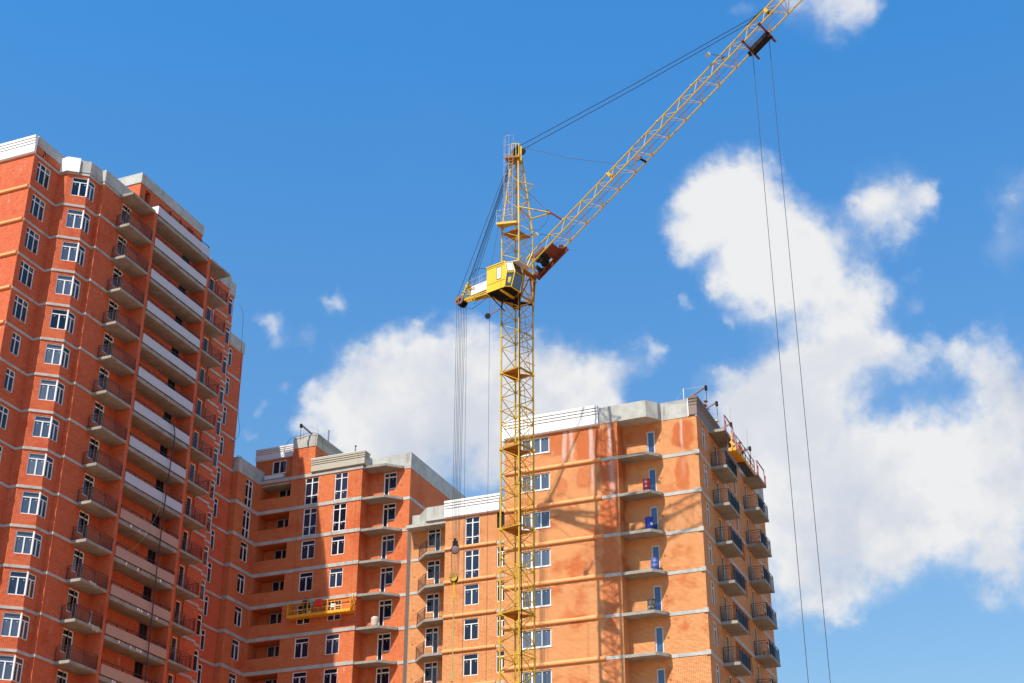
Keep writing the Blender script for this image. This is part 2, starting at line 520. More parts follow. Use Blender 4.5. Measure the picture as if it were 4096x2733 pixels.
    def wall(s, a, b, z0, z1, holes=(), depth=0.14, mi=0, hd=None):
        """vertical wall face from plan point a to b (outside on the right), with real openings and reveals.
        holes: (x0, x1, za, zb) measured along the wall"""
        A, B = Vector((a[0], a[1])), Vector((b[0], b[1]))
        L = (B - A).length
        d = (B - A) / L
        inn = Vector((-d.y, d.x))

        def P(x, z, y=0.0):
            q = A + d * x + inn * y
            return (q.x, q.y, z)
        xs = sorted({0.0, L, *[min(max(h[0], 0), L) for h in holes], *[min(max(h[1], 0), L) for h in holes]})
        zs = sorted({z0, z1, *[h[2] for h in holes], *[h[3] for h in holes]})
        for i in range(len(xs) - 1):
            xm = (xs[i] + xs[i + 1]) / 2
            run = None
            for k in range(len(zs) - 1):
                zm = (zs[k] + zs[k + 1]) / 2
                if any(h[0] < xm < h[1] and h[2] < zm < h[3] for h in holes):
                    if run is not None:
                        s.face((P(xs[i], run), P(xs[i + 1], run), P(xs[i + 1], zs[k]), P(xs[i], zs[k])), mi)
                        run = None
                elif run is None:
                    run = zs[k]
            if run is not None:
                s.face((P(xs[i], run), P(xs[i + 1], run), P(xs[i + 1], z1), P(xs[i], z1)), mi)
        for h in holes:
            e = h[4] if len(h) > 4 else depth
            x0, x1, za, zb = h[:4]
            s.face((P(x0, za), P(x0, zb), P(x0, zb, e), P(x0, za, e)), mi)
            s.face((P(x1, za), P(x1, za, e), P(x1, zb, e), P(x1, zb)), mi)
            s.face((P(x0, za), P(x0, za, e), P(x1, za, e), P(x1, za)), mi)
            s.face((P(x0, zb), P(x1, zb), P(x1, zb, e), P(x0, zb, e)), mi)

    def mesh(s, name, mats, smooth=False):
        me = bpy.data.meshes.new(name)
        me.from_pydata(s.v, [], s.f)
        for m in ([mats] if isinstance(mats, str) else mats):
            me.materials.append(MAT[m])
        if any(s.m):
            me.polygons.foreach_set('material_index', s.m)
        bm = bmesh.new()
        bm.from_mesh(me)
        bmesh.ops.recalc_face_normals(bm, faces=bm.faces)
        uvl = bm.loops.layers.uv.new('uv')
        for f in bm.faces:
            nz = f.normal
            if abs(nz.z) > 0.8:
                for l in f.loops:
                    l[uvl].uv = (l.vert.co.x, l.vert.co.y)
            else:
                t = Vector((-nz.y, nz.x, 0)).normalized()
                if t.x + t.y < 0:
                    t = -t
                for l in f.loops:
                    l[uvl].uv = (l.vert.co.dot(t), l.vert.co.z)
            f.smooth = smooth
        bm.to_mesh(me)
        bm.free()
        return me


def put(name, me, parent=None, loc=(0, 0, 0), rz=0.0, world_space=True):
    o = bpy.data.objects.new(name, me)
    COL.objects.link(o)
    o.location = loc
    o.rotation_euler = (0, 0, rz)
    if parent is not None:
        o.parent = parent
        if world_space:
            o.matrix_parent_inverse = WM[parent.name].inverted()
    WM[o.name] = Matrix.Translation(loc) @ Matrix.Rotation(rz, 4, 'Z')
    return o


WM = {}


def thing(name, label, cat, loc=(0, 0, 0), rz=0.0, group=None, me=None):
    o = bpy.data.objects.new(name, me)
    COL.objects.link(o)
    o.location = loc
    o.rotation_euler = (0, 0, rz)
    o['label'] = label
    o['category'] = cat
    if group:
        o['group'] = group
    WM[o.name] = Matrix.Translation(loc) @ Matrix.Rotation(rz, 4, 'Z')
    return o


def tag(o, label):
    o['label'] = label
    return o


# ------------------------------------------------------------------ windows (local: x along wall, y into wall, z up)
CACHE = {}


def frame_bars(mb, w, h, bars, t=0.075, y0=0.06, y1=0.13, bottom=True):
    mb.box(0, w, y0, y1, h - t, h)
    if bottom:
        mb.box(0, w, y0, y1, 0, t)
    mb.box(0, t, y0, y1, t, h - t)
    mb.box(w - t, w, y0, y1, t, h - t)
    for k, (x0, x1, z0, z1) in enumerate(bars):
        e = 0.002 * (k % 2 + 1)
        mb.box(x0, x1, y0 + e, y1 - e, z0, z1)


def stickers(mb, pts):
    for x, z in pts:
        mb.box(x, x + 0.09, 0.098, 0.104, z, z + 0.035)


def win_mesh(kind, w, h):
    key = (kind, round(w, 3), round(h, 3))
    if key in CACHE:
        return CACHE[key]
    mb, g = MB(), MB()
    t = 0.07

    def V(x, z0=0.0, z1=h, tt=t):
        return (x - tt / 2, x + tt / 2, z0 + 0.03, z1 - 0.03)

    def Hh(z, x0=0.0, x1=w, tt=t):
        return (x0 + 0.03, x1 - 0.03, z - tt / 2, z + tt / 2)
    if kind == 'three_light':
        b = [Hh(0.73 * h), V(0.24 * w), V(0.63 * w)]
    elif kind == 'two_light':
        b = [Hh(0.75 * h), V(0.5 * w, 0, 0.75 * h, 0.10)]
        stickers(mb, [(0.18 * w, 0.64 * h), (0.78 * w, 0.64 * h)])
    elif kind == 'tall':
        b = [Hh(0.32 * h), Hh(0.80 * h), V(0.5 * w, tt=0.10)]
        stickers(mb, [(0.12 * w, 0.36 * h), (0.80 * w, 0.36 * h), (0.12 * w, 0.24 * h), (0.62 * w, 0.25 * h)])
    elif kind == 'narrow':
        b = [Hh(0.72 * h), V(0.45 * w)]
    elif kind == 'slim':
        b = [Hh(0.74 * h)]
    elif kind == 'wide':
        b = [V(0.345 * w, tt=0.12), V(0.675 * w, tt=0.10)]
        stickers(mb, [(0.2 * w, 0.8 * h), (0.55 * w, 0.82 * h), (0.8 * w, 0.84 * h)])
    elif kind == 'cross':
        b = [Hh(0.52 * h, tt=0.1), V(0.60 * w, tt=0.14)]
    elif kind == 'pair':
        b = [V(0.5 * w, tt=0.10)]
    else:
        b = []
    frame_bars(mb, w, h, b, 0.09 if kind in ('wide', 'pair') else t)
    g.face(((0.03, 0.11, 0.03), (w - 0.03, 0.11, 0.03), (w - 0.03, 0.11, h - 0.03), (0.03, 0.11, h - 0.03)))
    CACHE[key] = (mb, g)
    return CACHE[key]


MESHES = {}


def mesh_of(key, mb, name, mat):
    k = (key, mat)
    if k not in MESHES:
        MESHES[k] = mb.mesh(name, mat)
    return MESHES[k]


def add_window(root, kind, x, y, z, rz, w, h, name='window', glass='glass', frame='white_pvc', sill=False):
    mb, g = win_mesh(kind, w, h)
    key = (kind, round(w, 3), round(h, 3))
    o = put(name, mesh_of(('f',) + key, mb, name, frame), root, (x, y, z), rz)
    p = put('pane', mesh_of(('g',) + key, g, 'pane', glass), o, (x, y, z), rz)
    if sill:
        sm = MB()
        sm.box(-0.04, w + 0.04, -0.06, 0.06, -0.07, -0.012)
        put('sill', mesh_of(('s',) + key, sm, 'sill', frame), o, (x, y, z), rz)
    return o


def door_mesh(w, h, dw, sill, left_door, t=0.10):
    """balcony door with its side window; the L-shaped lower part stays brick"""
    key = ('door', w, h, dw, sill, left_door)
    if key in CACHE:
        return CACHE[key]
    mb, g = MB(), MB()
    if left_door:
        d0, d1, w0, w1 = 0, dw, dw, w
    else:
        d0, d1, w0, w1 = w - dw, w, 0, w - dw
    y0, y1 = 0.06, 0.13
    mb.box(0, w, y0, y1, h - t, h)
    for x in (d0, d1 - t):
        mb.box(x, x + t, y0, y1, 0, h - t)
    if w1 - w0 > 0.05:
        x = w1 - t if left_door else w0
        mb.box(x, x + t, y0, y1, sill, h - t)
        a, b = (w0, w1 - t) if left_door else (w0 + t, w1)
        mb.box(a, b, y0 + 0.002, y1 - 0.002, sill, sill + t)
        mb.box(a, b, y0 + 0.002, y1 - 0.002, h * 0.80, h * 0.80 + t)
        g.face(((w0 + .02, 0.11, sill + .03), (w1 - .02, 0.11, sill + .03), (w1 - .02, 0.11, h - .03), (w0 + .02, 0.11, h - .03)))
        stickers(mb, [((w0 + w1) / 2 - 0.1, h * 0.74)])
        mb.box(d0 + t, d1 - t, y0 + 0.002, y1 - 0.002, h * 0.80, h * 0.80 + t)
    mb.box(d0 + t, d1 - t, y0 + 0.002, y1 - 0.002, 0, t)
    g.face(((d0 + .02, 0.112, 0.02), (d1 - .02, 0.112, 0.02), (d1 - .02, 0.112, h - .03), (d0 + .02, 0.112, h - .03)))
    CACHE[key] = (mb, g)
    return CACHE[key]


def add_door(root, x, y, z, rz, w, h, dw, sill, left_door, glass='glass', frame='white_pvc', name='balcony_door'):
    mb, g = door_mesh(w, h, dw, sill, left_door)
    key = (w, h, dw, sill, left_door)
    o = put(name, mesh_of(('df',) + key, mb, name, frame), root, (x, y, z), rz)
    put('pane', mesh_of(('dg',) + key, g, 'pane', glass), o, (x, y, z), rz)
    return o


def railing(pts, z0, h=1.05, gap=0.12, post=1.3, rp=0.022, rk=0.009, low=0.10, sub=None):
    """steel railing along plan points"""
    mb = MB()
    P = [Vector((p[0], p[1], 0)) for p in pts]
    for a, b in zip(P[:-1], P[1:]):
        L = (b - a).length
        d = (b - a) / L
        za, zb = Vector((0, 0, z0 + low)), Vector((0, 0, z0 + h))
        mb.beam(a + zb, b + zb, 0.045, 0.03)
        mb.beam(a + zb - Vector((0, 0, 0.17)), b + zb - Vector((0, 0, 0.17)), 0.025, 0.02)
        mb.beam(a + za, b + za, 0.03, 0.025)
        n = max(1, round(L / post))
        for k in range(n + 1):
            q = a + d * (L * k / n)
            mb.box(q.x - rp, q.x + rp, q.y - rp, q.y + rp, z0 - 0.12, z0 + h)
        n = max(1, round(L / gap))
        for k in range(1, n):
            q = a + d * (L * k / n)
            mb.box(q.x - rk, q.x + rk, q.y - rk, q.y + rk, z0 + low, z0 + h - 0.17)
    return mb


def cornice_prof(H, z0, out=0.30, base=0.20):
    """projecting cornice with three sunk grooves under its top"""
    p = [(-0.03, z0), (base - 0.06, z0), (base - 0.06, z0 + 0.03 * H), (base, z0 + 0.05 * H), (base, z0 + 0.52 * H)]
    g = 0.10
    zs = [0.52, 0.67, 0.82]
    for i, q in enumerate(zs):
        o = base + (out - base) * (i + 1) / 3
        p += [(g, z0 + q * H), (g, z0 + (q + 0.045) * H), (o, z0 + (q + 0.045) * H)]
        top = zs[i + 1] if i < 2 else 1.0
        p += [(o, z0 + top * H)]
    p += [(-0.03, z0 + H)]
    return p


def band_prof(z0, z1, out=0.07):
    return [(-0.03, z0), (out, z0), (out, z1), (-0.03, z1)]


LV = [27.3 + 3 * k for k in range(15)]      # undersides of the floor edges


# ------------------------------------------------------------------ ground
gm = MB()
gm.face(((-3000, -3000, 0), (3000, -3000, 0), (3000, 3000, 0), (-3000, 3000, 0)))
go = bpy.data.objects.new('ground', gm.mesh('ground', 'sand'))
COL.objects.link(go)
go['kind'] = 'structure'

# ================================================================== tall tower on the left
A = thing('apartment_tower', 'tallest red brick apartment tower at left with long white loggias and concrete roof parapet', 'building', (-76.0, 92.5, 0))
LA = [z for z in LV if z < 67]
FRONT, SIDE = 0.0, math.pi / 2
prof = [(-98.0, 77.4), (-73.05, 77.4), (-73.05, 80.55), (-72.25, 80.55), (-70.97, 81.60), (-70.95, 83.05), (-70.55, 83.05), (-70.55, 85.1)]
holes1, holesD, holesY = [], [], []
dl = math.hypot(1.28, 1.05)
for L in LA:
    w3 = L > 54
    holes1.append((0.55, 2.13, L + 0.95, L + 2.80) if w3 else (0.95, 1.95, L + 1.08, L + 2.82))
    holesD.append((0.42, dl - 0.01, L + 1.05, L + 2.78))
    holesY.append((0.01, 0.95, L + 1.05, L + 2.78))
holes1.append((0.25, 1.2, 69.62, 70.2))
w = MB()
for k in range(7):
    a, b = prof[k], prof[k + 1]
    top = 69.4
    if k == 0:
        top = 69.6
    if k == 1:
        w.wall(a, b, 0, 70.25, holes1)
    elif k == 3:
        w.wall(a, b, 0, top, holesD)
    elif k == 4:
        w.wall(a, b, 0, top, holesY)
    else:
        w.wall(a, b, 0, top)
# balcony and loggia back walls
hb = []
for L in LA:
    hb += [(0.60, 1.24, L + 1.08, L + 2.86), (1.24, 1.86, L + 0.24, L + 2.86)]
w.wall((-70.6, 85.1), (-70.6, 88.25), 0, 69.4, hb)
w.wall((-70.55, 85.1), (-70.6, 85.1), 0, 69.4)
hl = [(5.9, 6.98, L + 0.1, L + 2.72) for L in LA]
w.wall((-70.6, 88.6), (-70.6, 96.35), 0, 69.4, hl)
hr = []
for L in LA:
    hr += [(2.20, 2.98, L + 0.24, L + 2.80)]
w.wall((-70.6, 96.75), (-70.6, 99.9), 0, 69.4, hr)
hy2 = [(1.03, 1.46, L + 0.95, L + 2.75) for L in LA]
ht = [(1.30, 2.86, L + 0.92, L + 2.74) for L in LA]
w.wall((-70.55, 99.9), (-70.55, 101.95), 0, 69.4)
w.wall((-70.55, 101.95), (-70.95, 101.95), 0, 69.4)
w.wall((-70.95, 101.95), (-70.97, 103.42), 0, 69.4, [(0.75, 1.45, L + 0.95, L + 2.75) for L in LA])
w.wall((-70.97, 103.42), (-72.25, 104.45), 0, 69.4)
w.wall((-72.25, 104.45), (-73.05, 104.45), 0, 69.4)
w.wall((-73.05, 104.45), (-73.05, 108.88), 0, 66.4, [(1.15, 2.70, L + 0.92, L + 2.74) for L in LA if L < 64])
w.wall((-73.05, 108.88), (-98, 108.88), 0, 66.4)
w.wall((-98, 108.88), (-98, 77.4), 0, 66.4)
w.box(-70.65, -69.2, 88.25, 88.6, 0, 69.4)
w.box(-70.65, -69.2, 96.35, 96.75, 0, 69.4)
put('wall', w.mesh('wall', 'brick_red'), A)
# roof slab
rs = MB()
rs.prism([(-97.9, 77.5), (-73.2, 77.5), (-73.2, 80.7), (-72.3, 80.7), (-71.1, 81.7), (-70.75, 85.2), (-70.75, 101.8), (-71.1, 103.3), (-72.3, 104.3), (-97.9, 104.3)], 69.05, 69.3)
rs.prism([(-97.9, 104.4), (-73.2, 104.4), (-73.2, 108.75), (-97.9, 108.75)], 66.0, 66.3)
put('roof', rs.mesh('roof', 'concrete'), A)
# floor edges
side_path = prof[1:8]
mb = MB(); mb.sweep([(p[0], p[1]) for p in side_path], band_prof(0, 0.20, 0.06))
me_band = mb.mesh('floor_band', 'concrete')
mb = MB(); mb.sweep([(-70.55, 99.95), (-70.55, 101.95), (-70.95, 101.95), (-70.97, 103.42), (-72.25, 104.45), (-73.05, 104.45), (-73.05, 108.85)], band_prof(0, 0.20, 0.06))
me_band2 = mb.mesh('floor_band', 'concrete')
mb = MB(); mb.sweep([(-98, 77.4), (-73.15, 77.4)], [(-0.03, 0.02), (0.05, 0.0), (0.14, 0.05), (0.16, 0.14), (0.14, 0.24), (0.05, 0.29), (-0.03, 0.29)])
me_oband = mb.mesh('floor_moulding', 'orange_moulding')
for L in LA + [69.3]:
    put('floor_band', me_band, A, (0, 0, L))
    if L < 69:
        put('floor_band', me_band2, A, (0, 0, L))
        put('floor_moulding', me_oband, A, (0, 0, L))
# parapets
mb = MB()
mb.sweep([(-73.05, 77.45), (-73.05, 81.6)], band_prof(70.2, 71.12, 0.10))
mb.box(-73.2, -73.1, 77.5, 81.5, 70.2, 71.1)
put('parapet', mb.mesh('parapet', 'concrete'), A)
mb = MB()
mb.sweep([(-73.05, 80.6), (-72.25, 80.55), (-70.97, 81.6), (-70.95, 83.05), (-70.55, 83.05), (-70.55, 88.2)], band_prof(69.56, 70.66, 0.10))
put('parapet', mb.mesh('parapet', 'concrete'), A)
mb = MB()
mb.sweep([(-72.95, 80.53), (-72.27, 80.48), (-71.55, 81.04)], [(0.105, 69.42), (0.19, 69.42), (0.19, 70.74), (0.105, 70.74)])
tag(put('cornice', mb.mesh('cornice', 'white_render'), A), 'white panel piece fitted over the bay parapet')
mb = MB()
mb.sweep([(-70.55, 99.9), (-70.55, 101.95), (-70.95, 101.95), (-70.97, 103.42), (-72.25, 104.45), (-73.05, 104.45)], band_prof(69.3, 70.66, 0.10))
put('parapet', mb.mesh('parapet', 'concrete'), A)
mb = MB()
mb.sweep([(-73.05, 104.55), (-73.05, 108.88), (-80, 108.88)], band_prof(66.4, 67.5, 0.10))
put('parapet', mb.mesh('parapet', 'concrete'), A)
mb = MB()
mb.sweep([(-98, 77.4), (-72.98, 77.4)], cornice_prof(1.56, 69.46, 0.34, 0.22))
put('cornice', mb.mesh('cornice', 'white_render'), A)
mb = MB()
mb.box(-73.06, -72.93, 77.42, 78.2, 69.56, 70.2)
mb.box(-73.2, -72.98, 78.85, 81.6, 69.56, 70.2)
put('attic_wall', mb.mesh('attic_wall', 'brick_red'), A)
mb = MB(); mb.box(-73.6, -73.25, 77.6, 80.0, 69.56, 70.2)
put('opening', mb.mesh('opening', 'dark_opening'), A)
# windows
for L in LA:
    if L > 54:
        add_window(A, 'three_light', -73.05, 77.4 + 0.55, L + 0.95, SIDE, 1.58, 1.85)
    else:
        add_window(A, 'narrow', -73.05, 77.4 + 0.95, L + 1.08, SIDE, 1.0, 1.74)
    t = math.atan2(1.05, 1.28)
    c, s_ = math.cos(t), math.sin(t)
    gl = 'glass_sky' if random.random() < 0.75 else 'glass'
    add_window(A, 'two_light', -72.25 + 0.42 * c, 80.55 + 0.42 * s_, L + 1.05, t, dl - 0.43, 1.73, 'bay_window', gl)
    add_window(A, 'two_light', -70.97, 81.61, L + 1.05, SIDE, 0.94, 1.73, 'bay_window')
    mb = MB(); mb.tube((-70.985, 81.6, L + 1.05), (-70.985, 81.6, L + 2.78), 0.07, 8)
    put('bay_post', MESHES.setdefault(('baypost', round(L)), mb.mesh('bay_post', 'white_pvc')), A)
    add_door(A, -70.6, 85.70, L + 0.24, SIDE, 1.26, 2.62, 0.62, 0.84, False)
    add_window(A, 'cross', -70.6, 94.50, L + 0.1, SIDE, 1.08, 2.62, 'loggia_window', 'glass', 'rail_dark')
    add_door(A, -70.6, 98.95, L + 0.24, SIDE, 0.78, 2.56, 0.78, 1.0, True)
    add_window(A, 'slim', -70.96, 102.70, L + 0.95, SIDE, 0.70, 1.80, 'bay_window')
    if L < 64:
        add_window(A, 'three_light', -73.05, 105.60, L + 0.92, SIDE, 1.55, 1.82)
# balconies
mb = MB(); mb.box(-70.68, -69.18, 85.08, 88.25, 0.0, 0.20)
mb.box(-70.68, -69.20, 85.09, 88.24, -0.03, 0.0)
me_bal = mb.mesh('balcony', 'concrete_slab')
me_rail = railing([(-70.5, 85.14), (-69.24, 85.14), (-69.24, 88.2)], 0.20).mesh('railing', 'rail_brown')
mb = MB(); mb.box(-70.68, -69.18, 96.75, 99.92, 0.0, 0.20)
me_bal2 = mb.mesh('balcony', 'concrete_slab')
me_rail2 = railing([(-69.24, 96.8), (-69.24, 99.86), (-70.5, 99.86)], 0.20).mesh('railing', 'rail_brown')
mb = MB(); mb.box(-70.68, -69.20, 88.58, 96.37, -0.34, -0.02)
me_log = mb.mesh('loggia_slab', 'concrete_slab')


def loggia_panels(mat, seed):
    rr = random.Random(seed)
    m = MB()
    x = 88.62
    n = 5
    for k in range(n):
        x1 = 88.62 + (96.33 - 88.62) * (k + 1) / n
        m.box(-69.17, -69.12, x + 0.004, x1 - 0.004, 0.05 + rr.uniform(-.01, .01), 0.80 + rr.uniform(-.008, .008))
        x = x1
    if 'pink' in mat:
        for k in range(5):
            y = rr.uniform(90, 96)
            m.box(-69.22, -69.175, y, y + rr.uniform(.08, .22), -.24 + rr.uniform(-.04, .04), -.03, 1)
    return m.mesh('parapet_panel', [mat, 'white_pvc'] if 'pink' in mat else mat)


me_lrail = MB()
for k in range(7):
    y = 88.7 + (96.25 - 88.7) * k / 6
    me_lrail.box(-69.23, -69.18, y - 0.025, y + 0.025, -0.10, 1.08)
me_lrail.beam((-69.20, 88.6, 1.08), (-69.20, 96.35, 1.08), 0.05, 0.05)
me_lrail.beam((-69.205, 88.6, 0.02), (-69.205, 96.35, 0.02), 0.03, 0.03)
me_lrail = me_lrail.mesh('railing', 'rail_dark')
for L in LA + [69.3]:
    o = put('balcony', me_bal, A, (0, 0, L))
    if L < 69:
        put('railing', me_rail, o, (0, 0, L))
    o = put('balcony', me_bal2, A, (0, 0, L))
    if L < 69:
        put('railing', me_rail2, o, (0, 0, L))
    o = put('loggia_slab', me_log, A, (0, 0, L))
    pink = L < 43
    p = put('parapet_panel', loggia_panels('panel_pink' if pink else 'panel_grey', int(L)), o, (0, 0, L))
    put('railing', me_lrail, o, (0, 0, L))
# rooftop loggia end panel and penthouse
mb = MB(); mb.box(-70.4, -69.12, 88.5, 88.56, 69.35, 70.12)
put('parapet_panel', mb.mesh('parapet_panel', 'white_render'), A)
mb = MB()
mb.wall((-76.5, 88.15), (-71.0, 88.15), 69.3, 72.7)
mb.wall((-71.0, 88.15), (-71.0, 97.6), 69.3, 72.7, [(0.75, 1.45, 70.4, 72.45, .5), (4.3, 4.6, 71.3, 72.4, .4), (5.85, 6.25, 70.4, 72.4, .4), (7.1, 8.1, 70.4, 72.4, .5)])
mb.wall((-71.0, 97.6), (-76.5, 97.6), 69.3, 72.7)
pw = put('penthouse', mb.mesh('penthouse', 'brick_red'), A)
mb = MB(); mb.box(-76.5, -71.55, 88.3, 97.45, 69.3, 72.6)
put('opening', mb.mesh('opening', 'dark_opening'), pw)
mb = MB(); mb.box(-76.6, -70.93, 88.08, 97.68, 72.7, 73.68)
put('parapet', mb.mesh('parapet', 'concrete'), pw)

# ================================================================== middle block with the shaded corner
Mb = thing('corner_apartment_block', 'middle brick block with inner corner, shaded loggias and beige cornice', 'building', (-65, 120, 0))
LM = [z for z in LV if z < 52]
TALL = 47.0
w = MB()
w.wall((-74.5, 108.93), (-72.45, 108.93), 0, 54.4)
hw = []
for L in LM:
    hw.append((1.47, 2.68, L + (0.3 if L > TALL else 1.1), L + (2.95 if L > TALL else 2.9)))
w.wall((-72.45, 108.93), (-72.45, 112.65), 0, 54.4, hw)
hf = []
for L in LM:
    a, b = ((0.34, 2.96) if L > TALL else (1.1, 2.88))
    hf += [(0.16, 3.41, L + 1.5, L + 2.98, 1.55), (4.93, 6.32, L + a, L + b), (7.99, 9.35, L + a, L + b)]
w.wall((-72.45, 112.65), (-61.65, 112.65), 0, 54.5, hf)
w.wall((-61.65, 112.65), (-61.65, 114.2), 0, 54.5)
hp = []
for L in LM:
    hp += [(1.42, 1.98, L + 0.26, L + 2.92), (1.98, 2.74, L + 1.26, L + 2.92), (3.16, 3.29, L + 1.45, L + 1.58, 0.05)]
w.wall((-61.65, 114.2), (-57.55, 114.2), 0, 54.5, hp)
w.wall((-57.55, 114.2), (-57.55, 127.5), 0, 54.5)
w.wall((-57.55, 127.5), (-80, 127.5), 0, 54.5)
w.wall((-80, 127.5), (-80, 108.93), 0, 54.5)
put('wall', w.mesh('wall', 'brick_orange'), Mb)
mb = MB()
for L in LM:   # loggia interiors
    x0, x1 = -72.29, -69.04
    mb.box(x0 - .1, -71.25, 114.2, 114.3, L, L + 3)
    mb.box(-69.98, x1 + .1, 114.2, 114.3, L, L + 3)
    mb.box(-71.25, -69.98, 114.2, 114.3, L, L + 0.9)
    mb.box(x0 - .1, x0, 112.8, 114.2, L + .1, L + 1.5)
    mb.box(x1, x1 + .1, 112.8, 114.2, L + .1, L + 1.5)
put('loggia_wall', mb.mesh('loggia_wall', 'brick_orange'), Mb)
mb = MB()
mb.prism([(-79.9, 109.1), (-72.6, 109.1), (-72.6, 112.8), (-61.8, 112.8), (-61.8, 114.4), (-57.7, 114.4), (-57.7, 127.4), (-79.9, 127.4)], 54.1, 54.4)
put('roof', mb.mesh('roof', 'concrete'), Mb)
mpath = [(-73.0, 108.93), (-72.45, 108.93), (-72.45, 112.65), (-61.65, 112.65), (-61.65, 114.2), (-61.4, 114.2)]
mb = MB(); mb.sweep(mpath, band_prof(0, 0.32, 0.06)); mb.sweep([(-58.3, 114.2), (-57.55, 114.2), (-57.55, 127.4)], band_prof(0, 0.28, 0.04))
me_band = mb.mesh('floor_band', 'concrete')
for L in LM + [54.33]:
    put('floor_band', me_band, Mb, (0, 0, L))
mb = MB(); mb.prism([(-61.66, 112.7), (-59.42, 112.78), (-58.2, 113.98), (-58.2, 114.26), (-61.66, 114.26)], 0, 0.22)
me = mb.mesh('balcony', 'concrete_slab')
for L in LM + [54.33]:
    put('balcony', me, Mb, (0, 0, L))
for L in LM:
    k, z0, h = ('tall', 0.34, 2.62) if L > TALL else ('two_light', 1.1, 1.78)
    add_window(Mb, k, -67.52, 112.65, L + z0, FRONT, 1.39, h)
    add_window(Mb, k, -64.46, 112.65, L + z0, FRONT, 1.36, h)
    k, z0, h = ('tall', 0.30, 2.65) if L > TALL else ('two_light', 1.1, 1.8)
    add_window(Mb, k, -72.45, 108.93 + 1.47, L + z0, SIDE, 1.21, h)
    add_window(Mb, 'cross', -71.25, 114.2, L + 0.9, FRONT, 1.27, 2.08, 'loggia_window', 'glass', 'grey_pvc')
    add_door(Mb, -60.23, 114.2, L + 0.26, FRONT, 1.32, 2.66, 0.56, 1.0, True)
    for nm, x, y, rz in (('vent', -58.49, 114.2, FRONT), ('vent', -61.65, 113.4, SIDE)):
        v = MB(); v.box(0, 0.13, 0.02, 0.04, 0, 0.13)
        put('vent', mesh_of('vent', v, 'vent', 'terracotta'), Mb, (x, y, L + 1.45), rz)
# upper works
mb = MB()
mb.sweep([(-74.5, 108.93), (-72.45, 108.93), (-72.45, 113.2), (-72.7, 113.8), (-73.3, 114.1)], band_prof(54.66, 55.77, 0.05))
put('parapet', mb.mesh('parapet', 'concrete'), Mb)
mb = MB()
mb.sweep([(-66.9, 112.65), (-61.6, 112.65), (-61.6, 113.3)], cornice_prof(1.25, 54.68, 0.34, 0.22))
put('cornice', mb.mesh('cornice', 'beige_render'), Mb)
mb = MB(); mb.box(-66.92, -61.36, 112.29, 112.8, 55.935, 55.985)
put('coping', mb.mesh('coping', 'white_render'), Mb)
mb = MB()
mb.sweep([(-61.62, 112.9), (-61.62, 114.2), (-57.55, 114.2), (-57.55, 127.5)], band_prof(54.56, 55.86, 0.05))
put('parapet', mb.mesh('parapet', 'concrete'), Mb)
mb = MB()
mb.wall((-69.06, 112.65), (-66.7, 112.65), 54.66, 57.4)
mb.wall((-66.7, 112.65), (-66.7, 121.5), 54.66, 57.4)
mb.wall((-74.0, 114.15), (-69.06, 114.15), 54.4, 57.4, [(1.85, 3.38, 55.9, 57.24)])
mb.wall((-69.06, 114.15), (-69.06, 112.65), 54.66, 57.4)
mb.wall((-66.7, 121.5), (-74.0, 121.5), 54.4, 57.4)
mb.wall((-74.0, 121.5), (-74.0, 114.15), 54.4, 57.4)
ph = put('penthouse', mb.mesh('penthouse', 'brick_orange'), Mb)
mb = MB(); mb.box(-69.08, -66.72, 112.60, 112.72, 57.4, 58.57)
mb.box(-73.9, -66.9, 114.3, 121.4, 57.3, 57.6)
put('parapet', mb.mesh('parapet', 'concrete'), ph)
mb = MB(); mb.sweep([(-66.74, 112.66), (-66.74, 121.5)], cornice_prof(1.2, 57.40, 0.22, 0.12))
put('cornice', mb.mesh('cornice', 'beige_render'), ph)
mb = MB(); mb.sweep([(-74.0, 114.15), (-68.9, 114.15)], cornice_prof(1.22, 57.40, 0.24, 0.15))
put('cornice', mb.mesh('cornice', 'grey_render'), ph)
add_window(ph, 'pair', -72.15, 114.15, 55.9, FRONT, 1.53, 1.34)
mb = MB(); mb.box(-72.2, -70.2, 112.95, 113.35, 54.9, 55.3)
put('roof_step', mb.mesh('roof_step', 'grey_render'), ph)

# ================================================================== lower block with chamfered balconies
Cb = thing('chamfered_balcony_block', 'lower brick block with chamfered railed balconies and white cornice, behind the hoist ropes', 'building', (-50, 118, 0))
LC = [z for z in LV if z < 46]
w = MB()
hp = []
for L in LC:
    hp += [(1.62, 2.32, L + 1.2, L + 2.9), (2.32, 2.9, L + 0.26, L + 2.9), (0.42, 0.55, L + 1.5, L + 1.63, .05)]
w.wall((-57.23, 114.1), (-53.2, 114.1), 0, 48.35, hp)
w.wall((-53.2, 114.1), (-53.2, 112.62), 0, 48.35)
hf = []
for L in LC:
    a, b = (0.12, 2.80) if L > 41 else (0.93, 2.75)
    hf += [(1.90, 3.25, L + a, L + b)]
    hf += [(4.88, 5.85, L + (1.43 if L > 45 else 0.93), L + (2.85 if L > 45 else 2.72))]
w.wall((-53.2, 112.62), (-38, 112.62), 0, 48.35, hf)
w.wall((-38, 112.62), (-38, 127), 0, 48.35)
w.wall((-38, 127), (-57.23, 127), 0, 48.35)
w.wall((-57.23, 127), (-57.23, 114.1), 0, 48.35)
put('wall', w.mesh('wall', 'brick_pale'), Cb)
mb = MB(); mb.box(-57.56, -57.2, 114.09, 114.9, 0, 48.4)
put('expansion_joint', mb.mesh('expansion_joint', 'joint'), Cb)
mb = MB(); mb.box(-57.2, -38.1, 112.9, 126.9, 48.0, 48.3)
put('roof', mb.mesh('roof', 'concrete'), Cb)
cpath = [(-57.15, 114.1), (-56.42, 114.1), (-55.1, 112.75), (-53.15, 112.75)]
